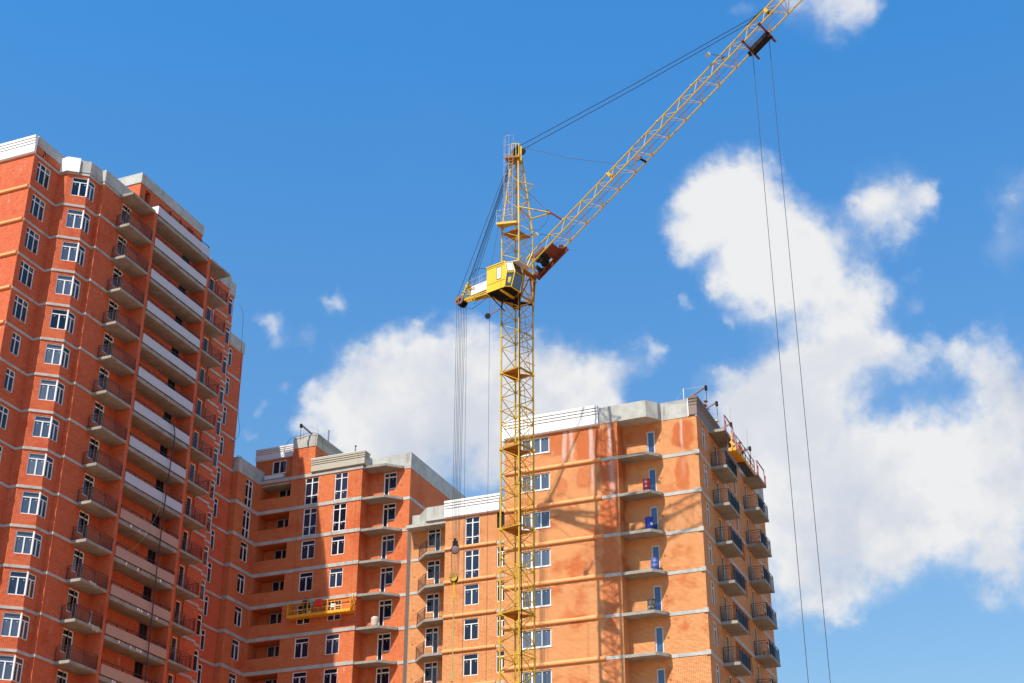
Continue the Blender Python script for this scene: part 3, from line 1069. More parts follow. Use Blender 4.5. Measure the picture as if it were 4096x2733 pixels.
mb = MB(); mb.sweep(cpath[:2], band_prof(0, 0.24, 0.05))
me1 = mb.mesh('floor_band', 'concrete')
mb = MB(); mb.sweep([(-53.2, 112.62), (-48.35, 112.62)], [(-0.03, 0.02), (0.05, 0.0), (0.14, 0.05), (0.16, 0.14), (0.14, 0.24), (0.05, 0.29), (-0.03, 0.29)])
me2 = mb.mesh('floor_moulding', 'orange_moulding')
mb = MB(); mb.sweep([(-48.33, 112.62), (-38, 112.62)], band_prof(0, 0.26, 0.03))
me3 = mb.mesh('floor_band', 'concrete')
mb = MB(); mb.prism(cpath[1:] + [(-53.15, 114.12), (-56.42, 114.12)], 0, 0.22)
me4 = mb.mesh('balcony', 'concrete_slab')
me5 = railing([(-56.35, 114.05), (-55.06, 112.82), (-53.25, 112.82)], 0.22, gap=0.13).mesh('railing', 'rail_brown')
for L in LC:
    put('floor_band', me1, Cb, (0, 0, L))
    put('floor_moulding', me2, Cb, (0, 0, L))
    put('floor_band', me3, Cb, (0, 0, L))
    o = put('balcony', me4, Cb, (0, 0, L))
    put('railing', me5, o, (0, 0, L))
    k, a, h = ('tall', 0.12, 2.68) if L > 41 else ('two_light', 0.93, 1.82)
    add_window(Cb, k, -51.30, 112.62, L + a, FRONT, 1.35, h)
    if L < 45:
        add_window(Cb, 'two_light', -48.32, 112.62, L + 0.93, FRONT, 0.97, 1.79)
    add_door(Cb, -55.61, 114.1, L + 0.26, FRONT, 1.28, 2.64, 0.58, 0.94, False)
    v = MB(); v.box(0, 0.13, 0.02, 0.04, 0, 0.13)
    put('vent', mesh_of('vent', v, 'vent', 'terracotta'), Cb, (-56.81, 114.1, L + 1.5), FRONT)
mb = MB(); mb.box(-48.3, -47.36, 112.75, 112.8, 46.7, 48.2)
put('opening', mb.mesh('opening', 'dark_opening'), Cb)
mb = MB(); mb.sweep(cpath, band_prof(48.36, 49.62, 0.0))
mb.prism([(-56.4, 114.08), (-55.08, 112.8), (-53.16, 112.8), (-53.16, 114.3), (-56.4, 114.3)], 48.3, 48.5)
put('parapet', mb.mesh('parapet', 'concrete'), Cb)
mb = MB(); mb.sweep([(-53.2, 112.62), (-48.3, 112.62), (-48.3, 113.2)], cornice_prof(1.55, 48.22, 0.36, 0.24))
put('cornice', mb.mesh('cornice', 'white_render'), Cb)
mb = MB(); mb.box(-48.25, -38, 112.66, 112.9, 48.36, 49.5)
put('parapet', mb.mesh('parapet', 'concrete'), Cb)

# ================================================================== sunlit block on the right
Bb = thing('sunlit_apartment_block', 'sunlit orange brick block at right with balconies down its shaded side', 'building', (-33, 110, 0))
LB = [z for z in LV if z < 46]
w = MB()
hf = [(1.35, 3.66, L + 1.45, L + 2.78, 0.16) for L in LB]
w.wall((-41.8, 98.85), (-32.7, 98.85), 0, 48.35, hf)
w.wall((-32.7, 98.85), (-32.7, 100.1), 0, 48.35, [(0.5, 0.63, L + 1.35, L + 1.55, 0.06) for L in LB])
hp = []
for L in LB:
    hp += [(1.88, 2.51, L + 0.24, L + 2.37, 0.16), (2.80, 2.93, L + 1.42, L + 1.55, 0.05)]
w.wall((-32.7, 100.1), (-26.9, 100.1), 0, 48.35, hp)
hs = []
for L in LB:
    hs += [(1.32, 2.36, L + 1.02, L + 2.82), (4.87, 5.80, L + 0.24, L + 2.78), (13.85, 14.70, L + 0.24, L + 2.85), (17.6, 18.5, L + 1.0, L + 2.8)]
    if L > 41:
        hs += [(8.05, 9.0, L + 0.6, L + 2.6), (10.25, 11.2, L + 0.6, L + 2.6)]
    else:
        hs += [(7.3, 12.2, L + 1.45, L + 2.96, 1.3)]
w.wall((-26.9, 100.1), (-26.9, 120.4), 0, 48.5, hs)
w.wall((-26.9, 120.4), (-41.8, 120.4), 0, 48.35)
w.wall((-41.8, 120.4), (-41.8, 98.85), 0, 48.35)
put('wall', w.mesh('wall', 'brick_stain_shadow'), Bb)
mb = MB()
mb.prism([(-41.7, 99.1), (-32.9, 99.1), (-32.9, 100.3), (-27.1, 100.3), (-27.1, 120.2), (-41.7, 120.2)], 48.9, 49.5)
put('roof', mb.mesh('roof', 'concrete'), Bb)
mb = MB()
for L in LB:
    if L < 41:
        mb.box(-28.3, -28.2, 107.3, 112.4, L, L + 3)
put('loggia_wall', mb.mesh('loggia_wall', 'brick_pale'), Bb)
mb = MB(); mb.sweep([(-41.8, 98.85), (-34.05, 98.85)], [(-0.03, 0.02), (0.05, 0.0), (0.14, 0.05), (0.16, 0.14), (0.14, 0.24), (0.05, 0.29), (-0.03, 0.29)])
me1 = mb.mesh('floor_moulding', 'orange_moulding')
mb = MB(); mb.sweep([(-34.05, 98.85), (-32.71, 98.85)], band_prof(0, 0.24, 0.02))
mb.sweep([(-29.7, 100.1), (-26.9, 100.1), (-26.9, 120.35)], band_prof(0, 0.26, 0.03))
mb.box(-27.15, -26.8, 100.0, 100.35, -0.02, 0.30)
me2 = mb.mesh('floor_band', 'concrete')
mb = MB(); mb.prism([(-32.69, 98.83), (-30.40, 98.83), (-29.73, 99.60), (-29.64, 100.15), (-32.69, 100.15)], 0, 0.22)
me3 = mb.mesh('balcony', 'concrete_slab')
mb = MB(); mb.box(-26.95, -25.66, 103.5, 106.68, 0, 0.22); me4 = mb.mesh('balcony', 'concrete_slab')
mb = MB(); mb.box(-26.95, -25.62, 113.1, 116.25, 0, 0.22); me5 = mb.mesh('balcony', 'concrete_slab')
r4 = railing([(-26.85, 103.56), (-25.72, 103.56), (-25.72, 106.62)], 0.22, gap=0.13, h=1.12, post=1.0)
r4.beam((-25.72, 106.62, 1.34), (-26.85, 106.62, 1.34), 0.04, 0.03)
r4 = r4.mesh('railing', 'rail_dark')
r5 = railing([(-26.85, 113.16), (-25.68, 113.16), (-25.68, 116.2), (-26.85, 116.2)], 0.22, gap=0.13, h=1.12, post=1.0).mesh('railing', 'rail_dark')
mb = MB(); mb.box(-25.765, -25.745, 104.35, 106.58, 0.30, 1.26)
p4 = mb.mesh('screen_panel', 'panel_dark')
mb = MB(); mb.box(-25.768, -25.742, 103.6, 104.34, 0.30, 1.26)
for z in (0.5, 0.75, 1.0):
    mb.box(-25.741, -25.738, 103.9, 103.95, z, z + 0.05, 1)
p4b = mb.mesh('screen_panel', ['panel_steel', 'dark_steel'])
mb = MB(); mb.box(-25.725, -25.705, 113.2, 114.9, 0.30, 1.26)
p5 = mb.mesh('screen_panel', 'panel_dark')
for L in LB + [48.3]:
    if L < 48:
        put('floor_moulding', me1, Bb, (0, 0, L))
        put('floor_band', me2, Bb, (0, 0, L))
    if L < 48:
        put('balcony', me3, Bb, (0, 0, L))
    o = put('balcony', me4, Bb, (0, 0, L))
    if L < 48:
        put('railing', r4, o, (0, 0, L)); put('screen_panel', p4, o, (0, 0, L)); put('screen_panel', p4b, o, (0, 0, L))
    o = put('balcony', me5, Bb, (0, 0, L))
    if L < 48:
        put('railing', r5, o, (0, 0, L)); put('screen_panel', p5, o, (0, 0, L))
for L in LB:
    add_window(Bb, 'wide', -40.45, 98.87, L + 1.45, FRONT, 2.31, 1.33, 'window', 'glass_sky', sill=True)
    add_door(Bb, -30.82, 100.12, L + 0.24, FRONT, 0.63, 2.13, 0.63, 1.0, True, 'glass_blue', 'grey_pvc')
    add_window(Bb, 'narrow', -26.9, 101.42, L + 1.02, SIDE, 1.04, 1.80)
    add_door(Bb, -26.9, 104.97, L + 0.24, SIDE, 0.93, 2.54, 0.93, 1.0, True)
    add_door(Bb, -26.9, 113.95, L + 0.24, SIDE, 0.85, 2.61, 0.85, 1.0, True)
    add_window(Bb, 'slim', -26.9, 117.7, L + 1.0, SIDE, 0.9, 1.8)
    if L > 41:
        add_window(Bb, 'slim', -26.9, 108.15, L + 0.6, SIDE, 0.95, 2.0, 'window', 'glass_sky')
        add_window(Bb, 'slim', -26.9, 110.35, L + 0.6, SIDE, 0.95, 2.0, 'window', 'glass_sky')
    v = MB(); v.box(0, 0.13, 0.02, 0.04, 0, 0.13)
    put('vent', mesh_of('vent', v, 'vent', 'terracotta'), Bb, (-29.9, 100.1, L + 1.42), FRONT)
mb = MB(); mb.sweep([(-41.8, 98.85), (-34.12, 98.85)], cornice_prof(1.55, 48.24, 0.36, 0.24))
mb.sweep([(-41.85, 99.4), (-41.85, 98.85)], cornice_prof(1.55, 48.24, 0.30, 0.24))
put('cornice', mb.mesh('cornice', 'white_render'), Bb)
mb = MB(); mb.sweep([(-34.08, 98.85), (-30.40, 98.83), (-29.73, 99.60), (-29.64, 100.15)], band_prof(48.32, 49.66, 0.02))
mb.prism([(-32.69, 98.9), (-30.42, 98.86), (-29.76, 99.62), (-29.66, 100.2), (-32.69, 100.2)], 48.3, 48.5)
put('parapet', mb.mesh('parapet', 'concrete'), Bb)
mb = MB()
mb.sweep([(-29.62, 100.1), (-27.45, 100.1)], band_prof(48.34, 49.80, 0.03))
put('parapet', mb.mesh('parapet', 'concrete'), Bb)
mb = MB()
mb.sweep([(-26.9, 112.0), (-26.9, 120.4)], band_prof(48.5, 49.9, 0.05))
put('parapet', mb.mesh('parapet', 'concrete'), Bb)
mb = MB(); mb.sweep([(-27.42, 100.1), (-26.9, 100.1), (-26.9, 112.0)], cornice_prof(1.55, 48.36, 0.20, 0.10))
put('cornice', mb.mesh('cornice', 'brown_render'), Bb)
mb = MB(); mb.box(-27.5, -27.44, 100.0, 100.08, 48.36, 49.82)
put('seam', mb.mesh('seam', 'white_render'), Bb)
mb = MB(); mb.box(-26.98, -26.83, 100.05, 112.0, 48.3, 48.42)
put('floor_band', mb.mesh('floor_band', 'concrete'), Bb)

# ================================================================== tower crane (local: x right, y away, z up)
K = thing('tower_crane', 'yellow lattice tower crane with raised jib, cab and rear luffing arm', 'tower crane', (-36.2513, 87.9, 0), math.atan2(0.381264, 0.924466))


def kp(name, mb, mat, parent=None, smooth=False):
    o = bpy.data.objects.new(name, mb.mesh(name, mat, smooth))
    COL.objects.link(o)
    o.parent = parent or K
    return o


V3 = Vector
LEG = {'L': V3((-1.113, -0.121, 0)), 'R': V3((1.113, 0.121, 0)), 'F': V3((0.121, -1.113, 0)), 'B': V3((-0.121, 1.113, 0))}
FACES = (('L', 'F'), ('R', 'F'), ('R', 'B'), ('L', 'B'))
PZ = [53.75, 48.0, 42.25, 36.5, 30.75, 25.0, 19.25, 13.5, 7.75, 2.0]
MT = 59.7


def at(k, z, s=1.0):
    p = LEG[k] * s
    return V3((p.x, p.y, z))


mast = MB()
for k in LEG:
    mast.tube(at(k, 0.3), at(k, MT), 0.062, 8)
    for z in PZ:
        mast.box(LEG[k].x - .10, LEG[k].x + .10, LEG[k].y - .10, LEG[k].y + .10, z - .09, z + .09)
    for z in PZ:
        mast.box(LEG[k].x - .075, LEG[k].x + .075, LEG[k].y - .075, LEG[k].y + .075, z - 2.95, z - 2.80)
zs_ = [59.5] + PZ
for z1, z0 in zip(zs_[:-1], zs_[1:]):
    n = 6
    for a, b in FACES:
        for q in range(n):
            za, zb = z0 + (z1 - z0) * q / n, z0 + (z1 - z0) * (q + 1) / n
            p, r_ = (a, b) if q % 2 == 0 else (b, a)
            mast.tube(at(p, za), at(r_, zb), 0.031, 5, caps=False)
        zm = z0 + (z1 - z0) * 0.5
        for z in (z0, zm):
            mast.tube(at(a, z), at(b, z), 0.033, 5, caps=False)
        mast.tube(at(a, z0 + (z1 - z0) * 5 / 6.), at(b, z0 + (z1 - z0) * 5 / 6.), 0.024, 5, caps=False)
    mast.tube(at('L', zm), at('R', zm), 0.02, 4, caps=False)
kp('mast', mast, 'crane_yellow')
for z in PZ[:7]:
    p = MB()
    L_, F_, B_, R_ = (at(k, z, 0.94) for k in 'LFBR')
    p.prism([(L_.x, L_.y), (F_.x, F_.y), (0.10, -0.1), (B_.x, B_.y)], z - 0.03, z + 0.03)
    p.prism([(0.14, -0.02), (0.62, 0.05), (R_.x * .9, R_.y + .12), (B_.x + .05, B_.y)], z - 0.035, z + 0.025)
    for a, b in FACES:
        p.beam(at(a, z + 0.02, .97), at(b, z + 0.02, .97), 0.07, 0.13)
    p.beam((L_.x, L_.y, z - .06), (.1, -.1, z - .06), .06, .06)
    p.beam((0.1, -0.1, z - .06), (B_.x, B_.y, z - .06), .06, .06)
    kp('mast_platform', p, 'crane_platform')
for i, z in enumerate(PZ[:7]):
    la = MB()
    z1 = z + 5.0 if i else z + 4.2
    a0, a1 = V3((0.62, 0.35, z - 0.3)), V3((0.18, 0.30, z1))
    off = V3((0.30, 0.22, 0)) if i % 2 == 0 else V3((0.34, 0.12, 0))
    la.tube(a0, a1, 0.022, 5)
    la.tube(a0 + off, a1 + off, 0.022, 5)
    for q in range(1, 16):
        t = q / 16
        la.tube(a0.lerp(a1, t), (a0 + off).lerp(a1 + off, t), 0.012, 4, caps=False)
    for q in (4, 11):
        c = a0.lerp(a1, q / 16) + off / 2
        la.beam(c + V3((-.1, -.3, 0)), c + V3((.55, .1, -.12)), .03, .07)
    kp('ladder', la, 'crane_yellow')
# dark feed pipe along the front leg
fp = MB()
fp.path([(0.16, -1.20, 53.6), (0.17, -1.21, 46), (0.20, -1.20, 40), (0.255, -1.18, 32), (0.30, -1.16, 20), (0.3, -1.16, 1)], 0.040, 6)
kp('cable_duct', fp, 'dark_steel')

# head
hd = MB()
TOPZ = 66.0
top = {'L': V3((-0.40, -0.05, TOPZ)), 'F': V3((0.07, -0.36, TOPZ)), 'R': V3((0.36, 0.05, TOPZ)), 'B': V3((-0.05, 0.36, TOPZ))}
hz = [MT - .05, 61.0, 62.3, 63.5, 64.6, 65.6]


def hl_(k, z):
    t = (z - MT) / (TOPZ - MT)
    return at(k, MT).lerp(top[k], t)


for k in LEG:
    hd.tube(at(k, MT - .1), top[k] + V3((0, 0, .1)), 0.075, 8, 0.055)
for i in range(len(hz) - 1):
    for a, b in FACES:
        p, q = (a, b) if i % 2 == 0 else (b, a)
        hd.tube(hl_(p, hz[i]), hl_(q, hz[i + 1]), 0.028, 5, caps=False)
        hd.tube(hl_(a, hz[i + 1]), hl_(b, hz[i + 1]), 0.024, 5, caps=False)
hd.tube(hl_('F', 63.5), (1.20, -0.55, 63.30), 0.05, 6)
hd.tube(hl_('R', 63.0), (1.20, -0.55, 63.30), 0.035, 6)
hd.tube(hl_('F', 63.45), hl_('R', 63.0), 0.035, 6)
# jib rest
tip = V3((2.48, -1.25, 60.42))
hd.tube(hl_('F', 61.15), tip, 0.062, 7)
hd.tube(hl_('R', 60.75), tip, 0.062, 7)
hd.tube(hl_('F', 61.15), hl_('R', 60.75), 0.05, 6)
hd.tube(hl_('F', 61.15).lerp(tip, .82), hl_('R', 60.75).lerp(tip, .86), 0.04, 6)
hd.beam((-.42, -.2, 65.9), (-.42, -.2, 67.25), .06, .06)
hd.beam((.12, -.42, 65.9), (.12, -.42, 67.1), .07, .07)
hd.beam((-.10, -.42, 65.9), (-.10, -.42, 67.2), .06, .06)
hd.beam((-.42, .25, 65.9), (-.42, .25, 67.2), .06, .06)
hd.beam((-.42, -.2, 67.2), (.12, -.42, 67.05), .06, .06)
hd.beam((-.42, .25, 66.6), (.3, .2, 66.5), .08, .12)
hd.box(.18, .34, -.38, -.1, 65.6, 66.9)
kp('tower_head', hd, 'crane_yellow')
bar = MB()
bdir = V3((1.0, -.15, -.82)).normalized()
bar.tube(tip - bdir * .42, tip + bdir * .92, 0.075, 8)
kp('jib_rest_bar', bar, 'rust_red')


def sheave(name, c, r, ax, wdt=0.09, mat='dark_steel', parent=None):
    m = MB()
    m.lathe(V3(c) - V3(ax).normalized() * wdt / 2, [(r * .18, -.03), (r * .18, 0), (r * .9, 0.0), (r, 0.0), (r * .9, wdt * .35), (r * .9, wdt * .65), (r, wdt), (r * .9, wdt), (r * .18, wdt), (r * .18, wdt + .03)], 18, ax)
    return kp(name, m, mat, parent)


jx = V3((0.82, -0.57, 0))
sax = V3((0.57, 0.82, 0))
sheave('sheave', (0.40, -0.25, 66.45), 0.27, sax)
sheave('sheave', (-0.10, 0.02, 66.75), 0.30, sax)
sheave('sheave', (-0.22, 0.16, 66.70), 0.30, sax)
sheave('sheave', (0.05, -0.10, 66.85), 0.28, sax)
pl = MB()
pl.prism([(-.92, -.50), (.10, -.62), (.30, .25), (-.60, .42)], 65.72, 65.80)
for a, b in (((-.92, -.50), (.10, -.62)), ((.10, -.62), (.30, .25)), ((-.92, -.5), (-.60, .42))):
    pl.beam((*a, 65.80), (*b, 65.80), .05, .14)
kp('head_platform', pl, 'crane_platform')
pl = MB()
pl.prism([(-1.52, -.75), (-.05, -1.02), (.02, -.62), (-1.2, -.15)], 59.80, 59.86)
for a, b in (((-1.52, -.75), (-.05, -1.02)), ((-.05, -1.02), (.02, -.62)), ((-1.52, -.75), (-1.2, -.15))):
    pl.beam((*a, 59.83), (*b, 59.83), .06, .17)
kp('head_platform', pl, 'crane_yellow')
rl = MB()
for z in (60.45, 60.95):
    rl.path([(-.3, -.98, z), (-1.52, -.75, z), (-1.2, -.15, z), (-.9, -.1, z)], .016, 4)
for q in ((-1.52, -.75), (-1.2, -.15), (-.9, -.87), (-.35, -.97)):
    rl.tube((*q, 59.8), (*q, 60.98), .016, 4)
kp('guard_rail', rl, 'pale_steel')
pl = MB()
pl.prism([tuple(at(k, 0, .9))[:2] for k in ('L', 'F', 'B')], 59.30, 59.36)
pl.prism([(0.1, -.95), (1.0, .1), (.1, .3)], 59.12, 59.17)
pl.prism([(0.2, .2), (1.0, .15), (-.05, 1.0)], 59.29, 59.35)
kp('mast_platform', pl, 'crane_platform')
# caged ladder
cg = MB()
for x, y in ((-.70, -.42), (-.42, -.55)):
    cg.tube((x, y, 60.0), (x + .12, y, 67.0), .018, 4)
for q in range(24):
    z = 60.2 + q * .28
    d = .12 * (z - 60) / 7
    cg.tube((-.70 + d, -.42, z), (-.42 + d, -.55, z), .010, 4, caps=False)
HO = []
for q in range(9):
    z = 60.6 + q * .86
    d = .05 * (z - 60) / 7
    pts = []
    for i in range(9):
        a = math.pi * (0.18 + 1.0 * i / 8) + .35
        pts.append((-.62 + d + .43 * math.cos(a), -.55 + .36 * math.sin(a) * -1.0 - .05, z))
    HO.append(pts)
    cg.path(pts, .016, 4)
for i in (0, 2, 4, 6, 8):
    cg.path([h[i] for h in HO], .011, 4)
kp('ladder_cage', cg, 'pale_steel')

# cab
cabB = V3((-2.17, -1.35, 0))
cf = V3((0.80, -0.60, 0))
cs = V3((0.60, 0.80, 0))


def cb(f, t, z):
    p = cabB + cf * f + cs * t
    return V3((p.x, p.y, z))


CZ0, CZM, CZ1 = 53.70, 54.80, 55.72
body = MB()
plan = {CZ0: [(0, 0), (1.62, 0), (1.98, .28), (1.98, 1.22), (1.62, 1.5), (0, 1.5)],
        CZM: [(0, 0), (1.80, 0), (2.30, .28), (2.30, 1.22), (1.80, 1.5), (0, 1.5)],
        CZ1: [(0, 0), (1.62, 0), (2.02, .28), (2.02, 1.22), (1.62, 1.5), (0, 1.5)]}
rows = [[cb(f, t, z) for f, t in plan[z]] for z in (CZ0, CZM, CZ1)]
i0 = len(body.v)
for r_ in rows:
    body.v += [tuple(p) for p in r_]
for k in range(2):
    for j in range(6):
        a = i0 + k * 6
        body.f.append((a + j, a + (j + 1) % 6, a + 6 + (j + 1) % 6, a + 6 + j)); body.m.append(0)
body.f.append(tuple(range(i0, i0 + 6))); body.m.append(0)
body.f.append(tuple(range(i0 + 12, i0 + 18))); body.m.append(0)
# roof edge, panel seams, gutters
body.prism([tuple(cb(f, t, 0))[:2] for f, t in ((-.05, -.05), (1.66, -.05), (1.66, 1.55), (-.05, 1.55))], CZ1 - .02, CZ1 + .05)
body.beam(cb(.02, -.015, CZ0 + .62), cb(1.70, -.015, CZ0 + .62), .02, .02)
body.beam(cb(.02, -.015, CZ1 - .16), cb(1.60, -.015, CZ1 - .16), .02, .02)
body.beam(cb(1.28, -.02, CZ0 + .02), cb(1.28, -.02, CZ1), .03, .02)
body.beam(cb(1.2, 0.1, CZ0 - .07), cb(1.2, 1.6, CZ0 - .07), .16, .14)
body.beam(cb(.05, 0.1, CZ0 - .06), cb(.05, 1.5, CZ0 - .06), .1, .1)
for f, t in ((1.0, 0.30),):
    pass
for a, b in (((1.62, 0), (1.80, 0)), ((1.98, .28), (2.30, .28)), ((1.98, 1.22), (2.30, 1.22))):
    body.tube(cb(*a, CZ0), cb(*b, CZM), .05, 6)
for a, b in (((1.62, 0), (1.80, 0)), ((2.02, .28), (2.30, .28)), ((2.02, 1.22), (2.30, 1.22))):
    body.tube(cb(*a, CZ1), cb(*b, CZM), .05, 6)
body.tube(cb(2.3, .28, CZM), cb(2.3, 1.22, CZM), .035, 6)
body.tube(cb(1.8, 0, CZM), cb(2.3, .28, CZM), .045, 6)
body.tube(cb(1.98, .28, CZ0), cb(1.98, 1.22, CZ0), .05, 6)
cab = kp('cab', body, 'cab_yellow')
und = MB()
und.prism([tuple(cb(f, t, 0))[:2] for f, t in ((.04, .04), (1.6, .04), (1.9, .3), (1.9, 1.2), (1.6, 1.46), (.04, 1.46))], CZ0 - .035, CZ0 - .005)
kp('cab_floor', und, 'dark_steel', cab)


def quadin(a, b, c, d, m, off):
    """window pane inset on the quad a b c d"""
    ce = (a + b + c + d) / 4
    nn = (b - a).cross(d - a).normalized()
    pts = [p + (ce - p) * m + nn * off for p in (a, b, c, d)]
    return pts, nn


def pane(a, b, c, d, m, mat, off=.02, parent=cab):
    pts, nn = quadin(a, b, c, d, m, 0)
    g = MB()
    if nn.dot(-cs + cf * 1.0 + V3((0, -1, 0))) < 0:
        nn = -nn
    g.face([p + nn * off for p in pts])
    o = kp('window', g, mat, parent)
    fr = MB()
    for i in range(4):
        fr.tube(pts[i] + nn * off, pts[(i + 1) % 4] + nn * off, .018, 4)
    fo = bpy.data.objects.new('window_seal', fr.mesh('window_seal', 'dark_steel'))
    COL.objects.link(fo)
    fo.parent = o if parent is K else parent
    return o


pane(cb(1.62, 0, CZ1), cb(2.02, .28, CZ1), cb(2.30, .28, CZM), cb(1.80, 0, CZM), .20, 'grey_render', .02)
pane(cb(1.80, 0, CZM), cb(2.30, .28, CZM), cb(1.98, .28, CZ0), cb(1.62, 0, CZ0), .20, 'glass_sky', .02)
pane(cb(2.02, .28, CZ1), cb(2.02, 1.22, CZ1), cb(2.30, 1.22, CZM), cb(2.30, .28, CZM), .10, 'glass', .02)
pane(cb(2.30, .28, CZM), cb(2.30, 1.22, CZM), cb(1.98, 1.22, CZ0), cb(1.98, .28, CZ0), .10, 'glass_blue', .02)
pane(cb(.90, 0, CZ1 - .25), cb(1.30, 0, CZ1 - .25), cb(1.30, 0, CZ0 + .75), cb(.90, 0, CZ0 + .75), .06, 'grey_render', .015)
vs_ = MB()
vs_.prism([tuple(cb(f, t, 0))[:2] for f, t in ((1.98, .2), (2.55, .35), (2.6, 1.9), (1.98, 1.7))], CZ1 - .06, CZ1 - .02)
kp('visor', vs_, 'grey_render', cab)
br_ = MB()
br_.tube(cb(.3, 1.5, CZ0 + .1), at('L', 53.2), .05, 6)
br_.tube(cb(1.9, 1.45, CZ0), at('F', 53.4), .06, 6)
br_.tube(cb(0.1, 0.1, CZ0 - .05), (-.9, -.2, 52.9), .045, 6)
br_.tube(cb(0.0, 0.2, CZ0 - .02), cb(1.4, 1.6, CZ0 - .35), .06, 6)
br_.beam(cb(.4, 1.55, CZ0 - .05), at('R', 53.55), .1, .12)
br_.box(-.30, .25, -.75, -.2, 53.0, 53.6)
kp('cab_bracket', br_, 'dark_steel')

# jib
J0 = V3((0.90, -0.71, 55.59))
J = V3((0.6845, -0.4777, 0.5506)).normalized()
SH = V3((0.5723, 0.8200, 0)).normalized()
UP = SH.cross(J).normalized()
if UP.z < 0:
    UP = -UP
PITCH_, S0 = 1.673, 0.394
HB, HT = 0.635, 1.33


def jp(s_, a, h=0.0):
    return J0 + J * s_ + SH * (a * HB) + UP * h


jib = MB()
SE = 30.5
for a in (-1, 1):
    jib.tube(jp(0.0, a), jp(SE, a), 0.058, 8)
jib.tube(jp(1.2, 0, HT), jp(SE, 0, HT), 0.062, 8)
for a in (-1, 1):
    jib.tube(jp(1.2, 0, HT), jp(0.05, a), 0.045, 6)
k = 0
while S0 + PITCH_ * k < SE - 1.0:
    s_ = S0 + PITCH_ * k
    st = s_ + 0.83
    if k > 0:
        for a in (-1, 1):
            jib.tube(jp(s_, a), jp(st, 0, HT), 0.026, 5, caps=False)
            jib.tube(jp(s_ + PITCH_, a), jp(st, 0, HT), 0.026, 5, caps=False)
    jib.tube(jp(s_, -1), jp(s_, 1), 0.024, 5, caps=False)
    jib.tube(jp(s_, 1), jp(s_ + PITCH_ / 2, -1), 0.02, 5, caps=False)
    jib.tube(jp(s_ + PITCH_ / 2, -1), jp(s_ + PITCH_, 1), 0.02, 5, caps=False)
    k += 1
for s_, a, h in ((8.9, 0, HT), (14.0, 0, HT), (17.4, 0, HT), (4.4, 0, HT)):
    jib.box(*[x for c in jp(s_, a, h + .05) for x in (c - .07, c + .07)])
for s_ in (9.0, 24.6):
    m = jp(s_, 0, HT)
    jib.beam(m - UP * .05, m - UP * .38 + SH * .05, .30, .22, up=J)
kp('jib', jib, 'crane_yellow')
for s_, a, h, r_ in ((9.15, .25, HT - .42, .17), (20.3, .3, HT - .22, .16), (24.75, .3, HT - .42, .22), (11.3, -.3, .05, .24)):
    sheave('sheave', jp(s_, a, h), r_, SH, .08, 'motor_grey')
sk = MB()
sk.beam(jp(11.3, -.3, .05), jp(11.45, .95, 0), .14, .14, up=J)
kp('sheave_bracket', sk, 'dark_steel')
# root winch gear on the jib
rt = MB()
rt.beam(jp(.1, 1.18, -.16), jp(3.2, 1.18, -.16), .10, .36, up=UP)
rt.beam(jp(.2, .70, -.18), jp(1.0, .8, -.18), .25, .2, up=UP)
rt.beam(jp(2.35, -.9, -.05), jp(2.35, 1.1, -.05), .9, .05, up=UP)
rt.beam(jp(1.95, -.2, -.12), jp(1.95, 1.1, -.12), .08, .14, up=UP)
rt.beam(jp(1.15, -.6, .45), jp(2.1, -.5, .5), .22, .25, up=UP)
rt.beam(jp(.1, .35, -.2), jp(.35, 1.0, -.2), .3, .2, up=UP)
rt.box(*[x for c in jp(2.9, .85, .12) for x in (c - .16, c + .16)])
kp('winch_frame', rt, 'rust_red')
wd = MB()
wd.lathe(jp(1.35, -.75, -.02), [(.10, 0), (.34, 0), (.34, .05), (.25, .06), (.25, .74), (.34, .75), (.34, .80), (.10, .80)], 14, SH)
wd.beam(jp(.75, -.2, -.15), jp(.75, .6, -.15), .25, .3, up=UP)
wd.beam(jp(1.75, -.9, 0), jp(1.75, .4, 0), .35, .3, up=UP)
for q in range(5):
    a0 = jp(.25 + .12 * q, .15 + .12 * q, -.15)
    wd.path([a0, a0 + V3((.1, 0, .12)), a0 + V3((.18, .02, .02 * q)), a0 + V3((.3, .05, -.1))], .014, 4)
kp('winch', wd, 'dark_steel')
mo = MB()
for q in range(4):
    mo.lathe(jp(1.0 + q * .26, -.15, .62 + .04 * (q % 2)), [(.08, 0), (.2, .02), (.23, .12), (.2, .22), (.1, .25)], 10, J)
mo.beam(jp(.95, -.4, .35), jp(2.0, -.35, .4), .35, .16, up=UP)
kp('winch_motor', mo, 'motor_grey', smooth=False)
gs = MB()
gs.beam(jp(.55, -.05, HT - .25), jp(1.0, 0, HT - .15), .05, .42, up=SH)
kp('gusset_plate', gs, 'cab_yellow')
fr = MB()
fr.tube(jp(.0, -1), at('F', 54.6), .07, 7)
fr.tube(jp(.0, 1), at('R', 54.6), .07, 7)
fr.beam(jp(-.05, -1.1), jp(-.05, 1.15), .24, .18)
fr.tube(jp(0, -1), at('F', 52.7), .05, 6)
fr.tube(jp(0, 1.1), at('R', 52.9), .06, 6)
fr.tube(jp(0, 0), at('R', 53.4), .05, 6)
fr.tube(jp(0, .2), at('F', 53.2), .05, 6)
fr.beam(jp(-.1, -1.0, -.25), jp(-.1, 1.0, -.25), .5, .06, up=J)
kp('jib_bracket', fr, 'crane_platform')
# jib running ropes
rp_ = MB()
rp_.path([jp(1.6, 0, .55), jp(30, .1, .95)], .009, 4)
rp_.path([jp(1.6, .2, .35), jp(23.4, .45, .2)], .009, 4)
rp_.path([jp(1.8, .3, .3), jp(30, .6, .45)], .008, 4)
kp('trolley_rope', rp_, 'rope_steel')
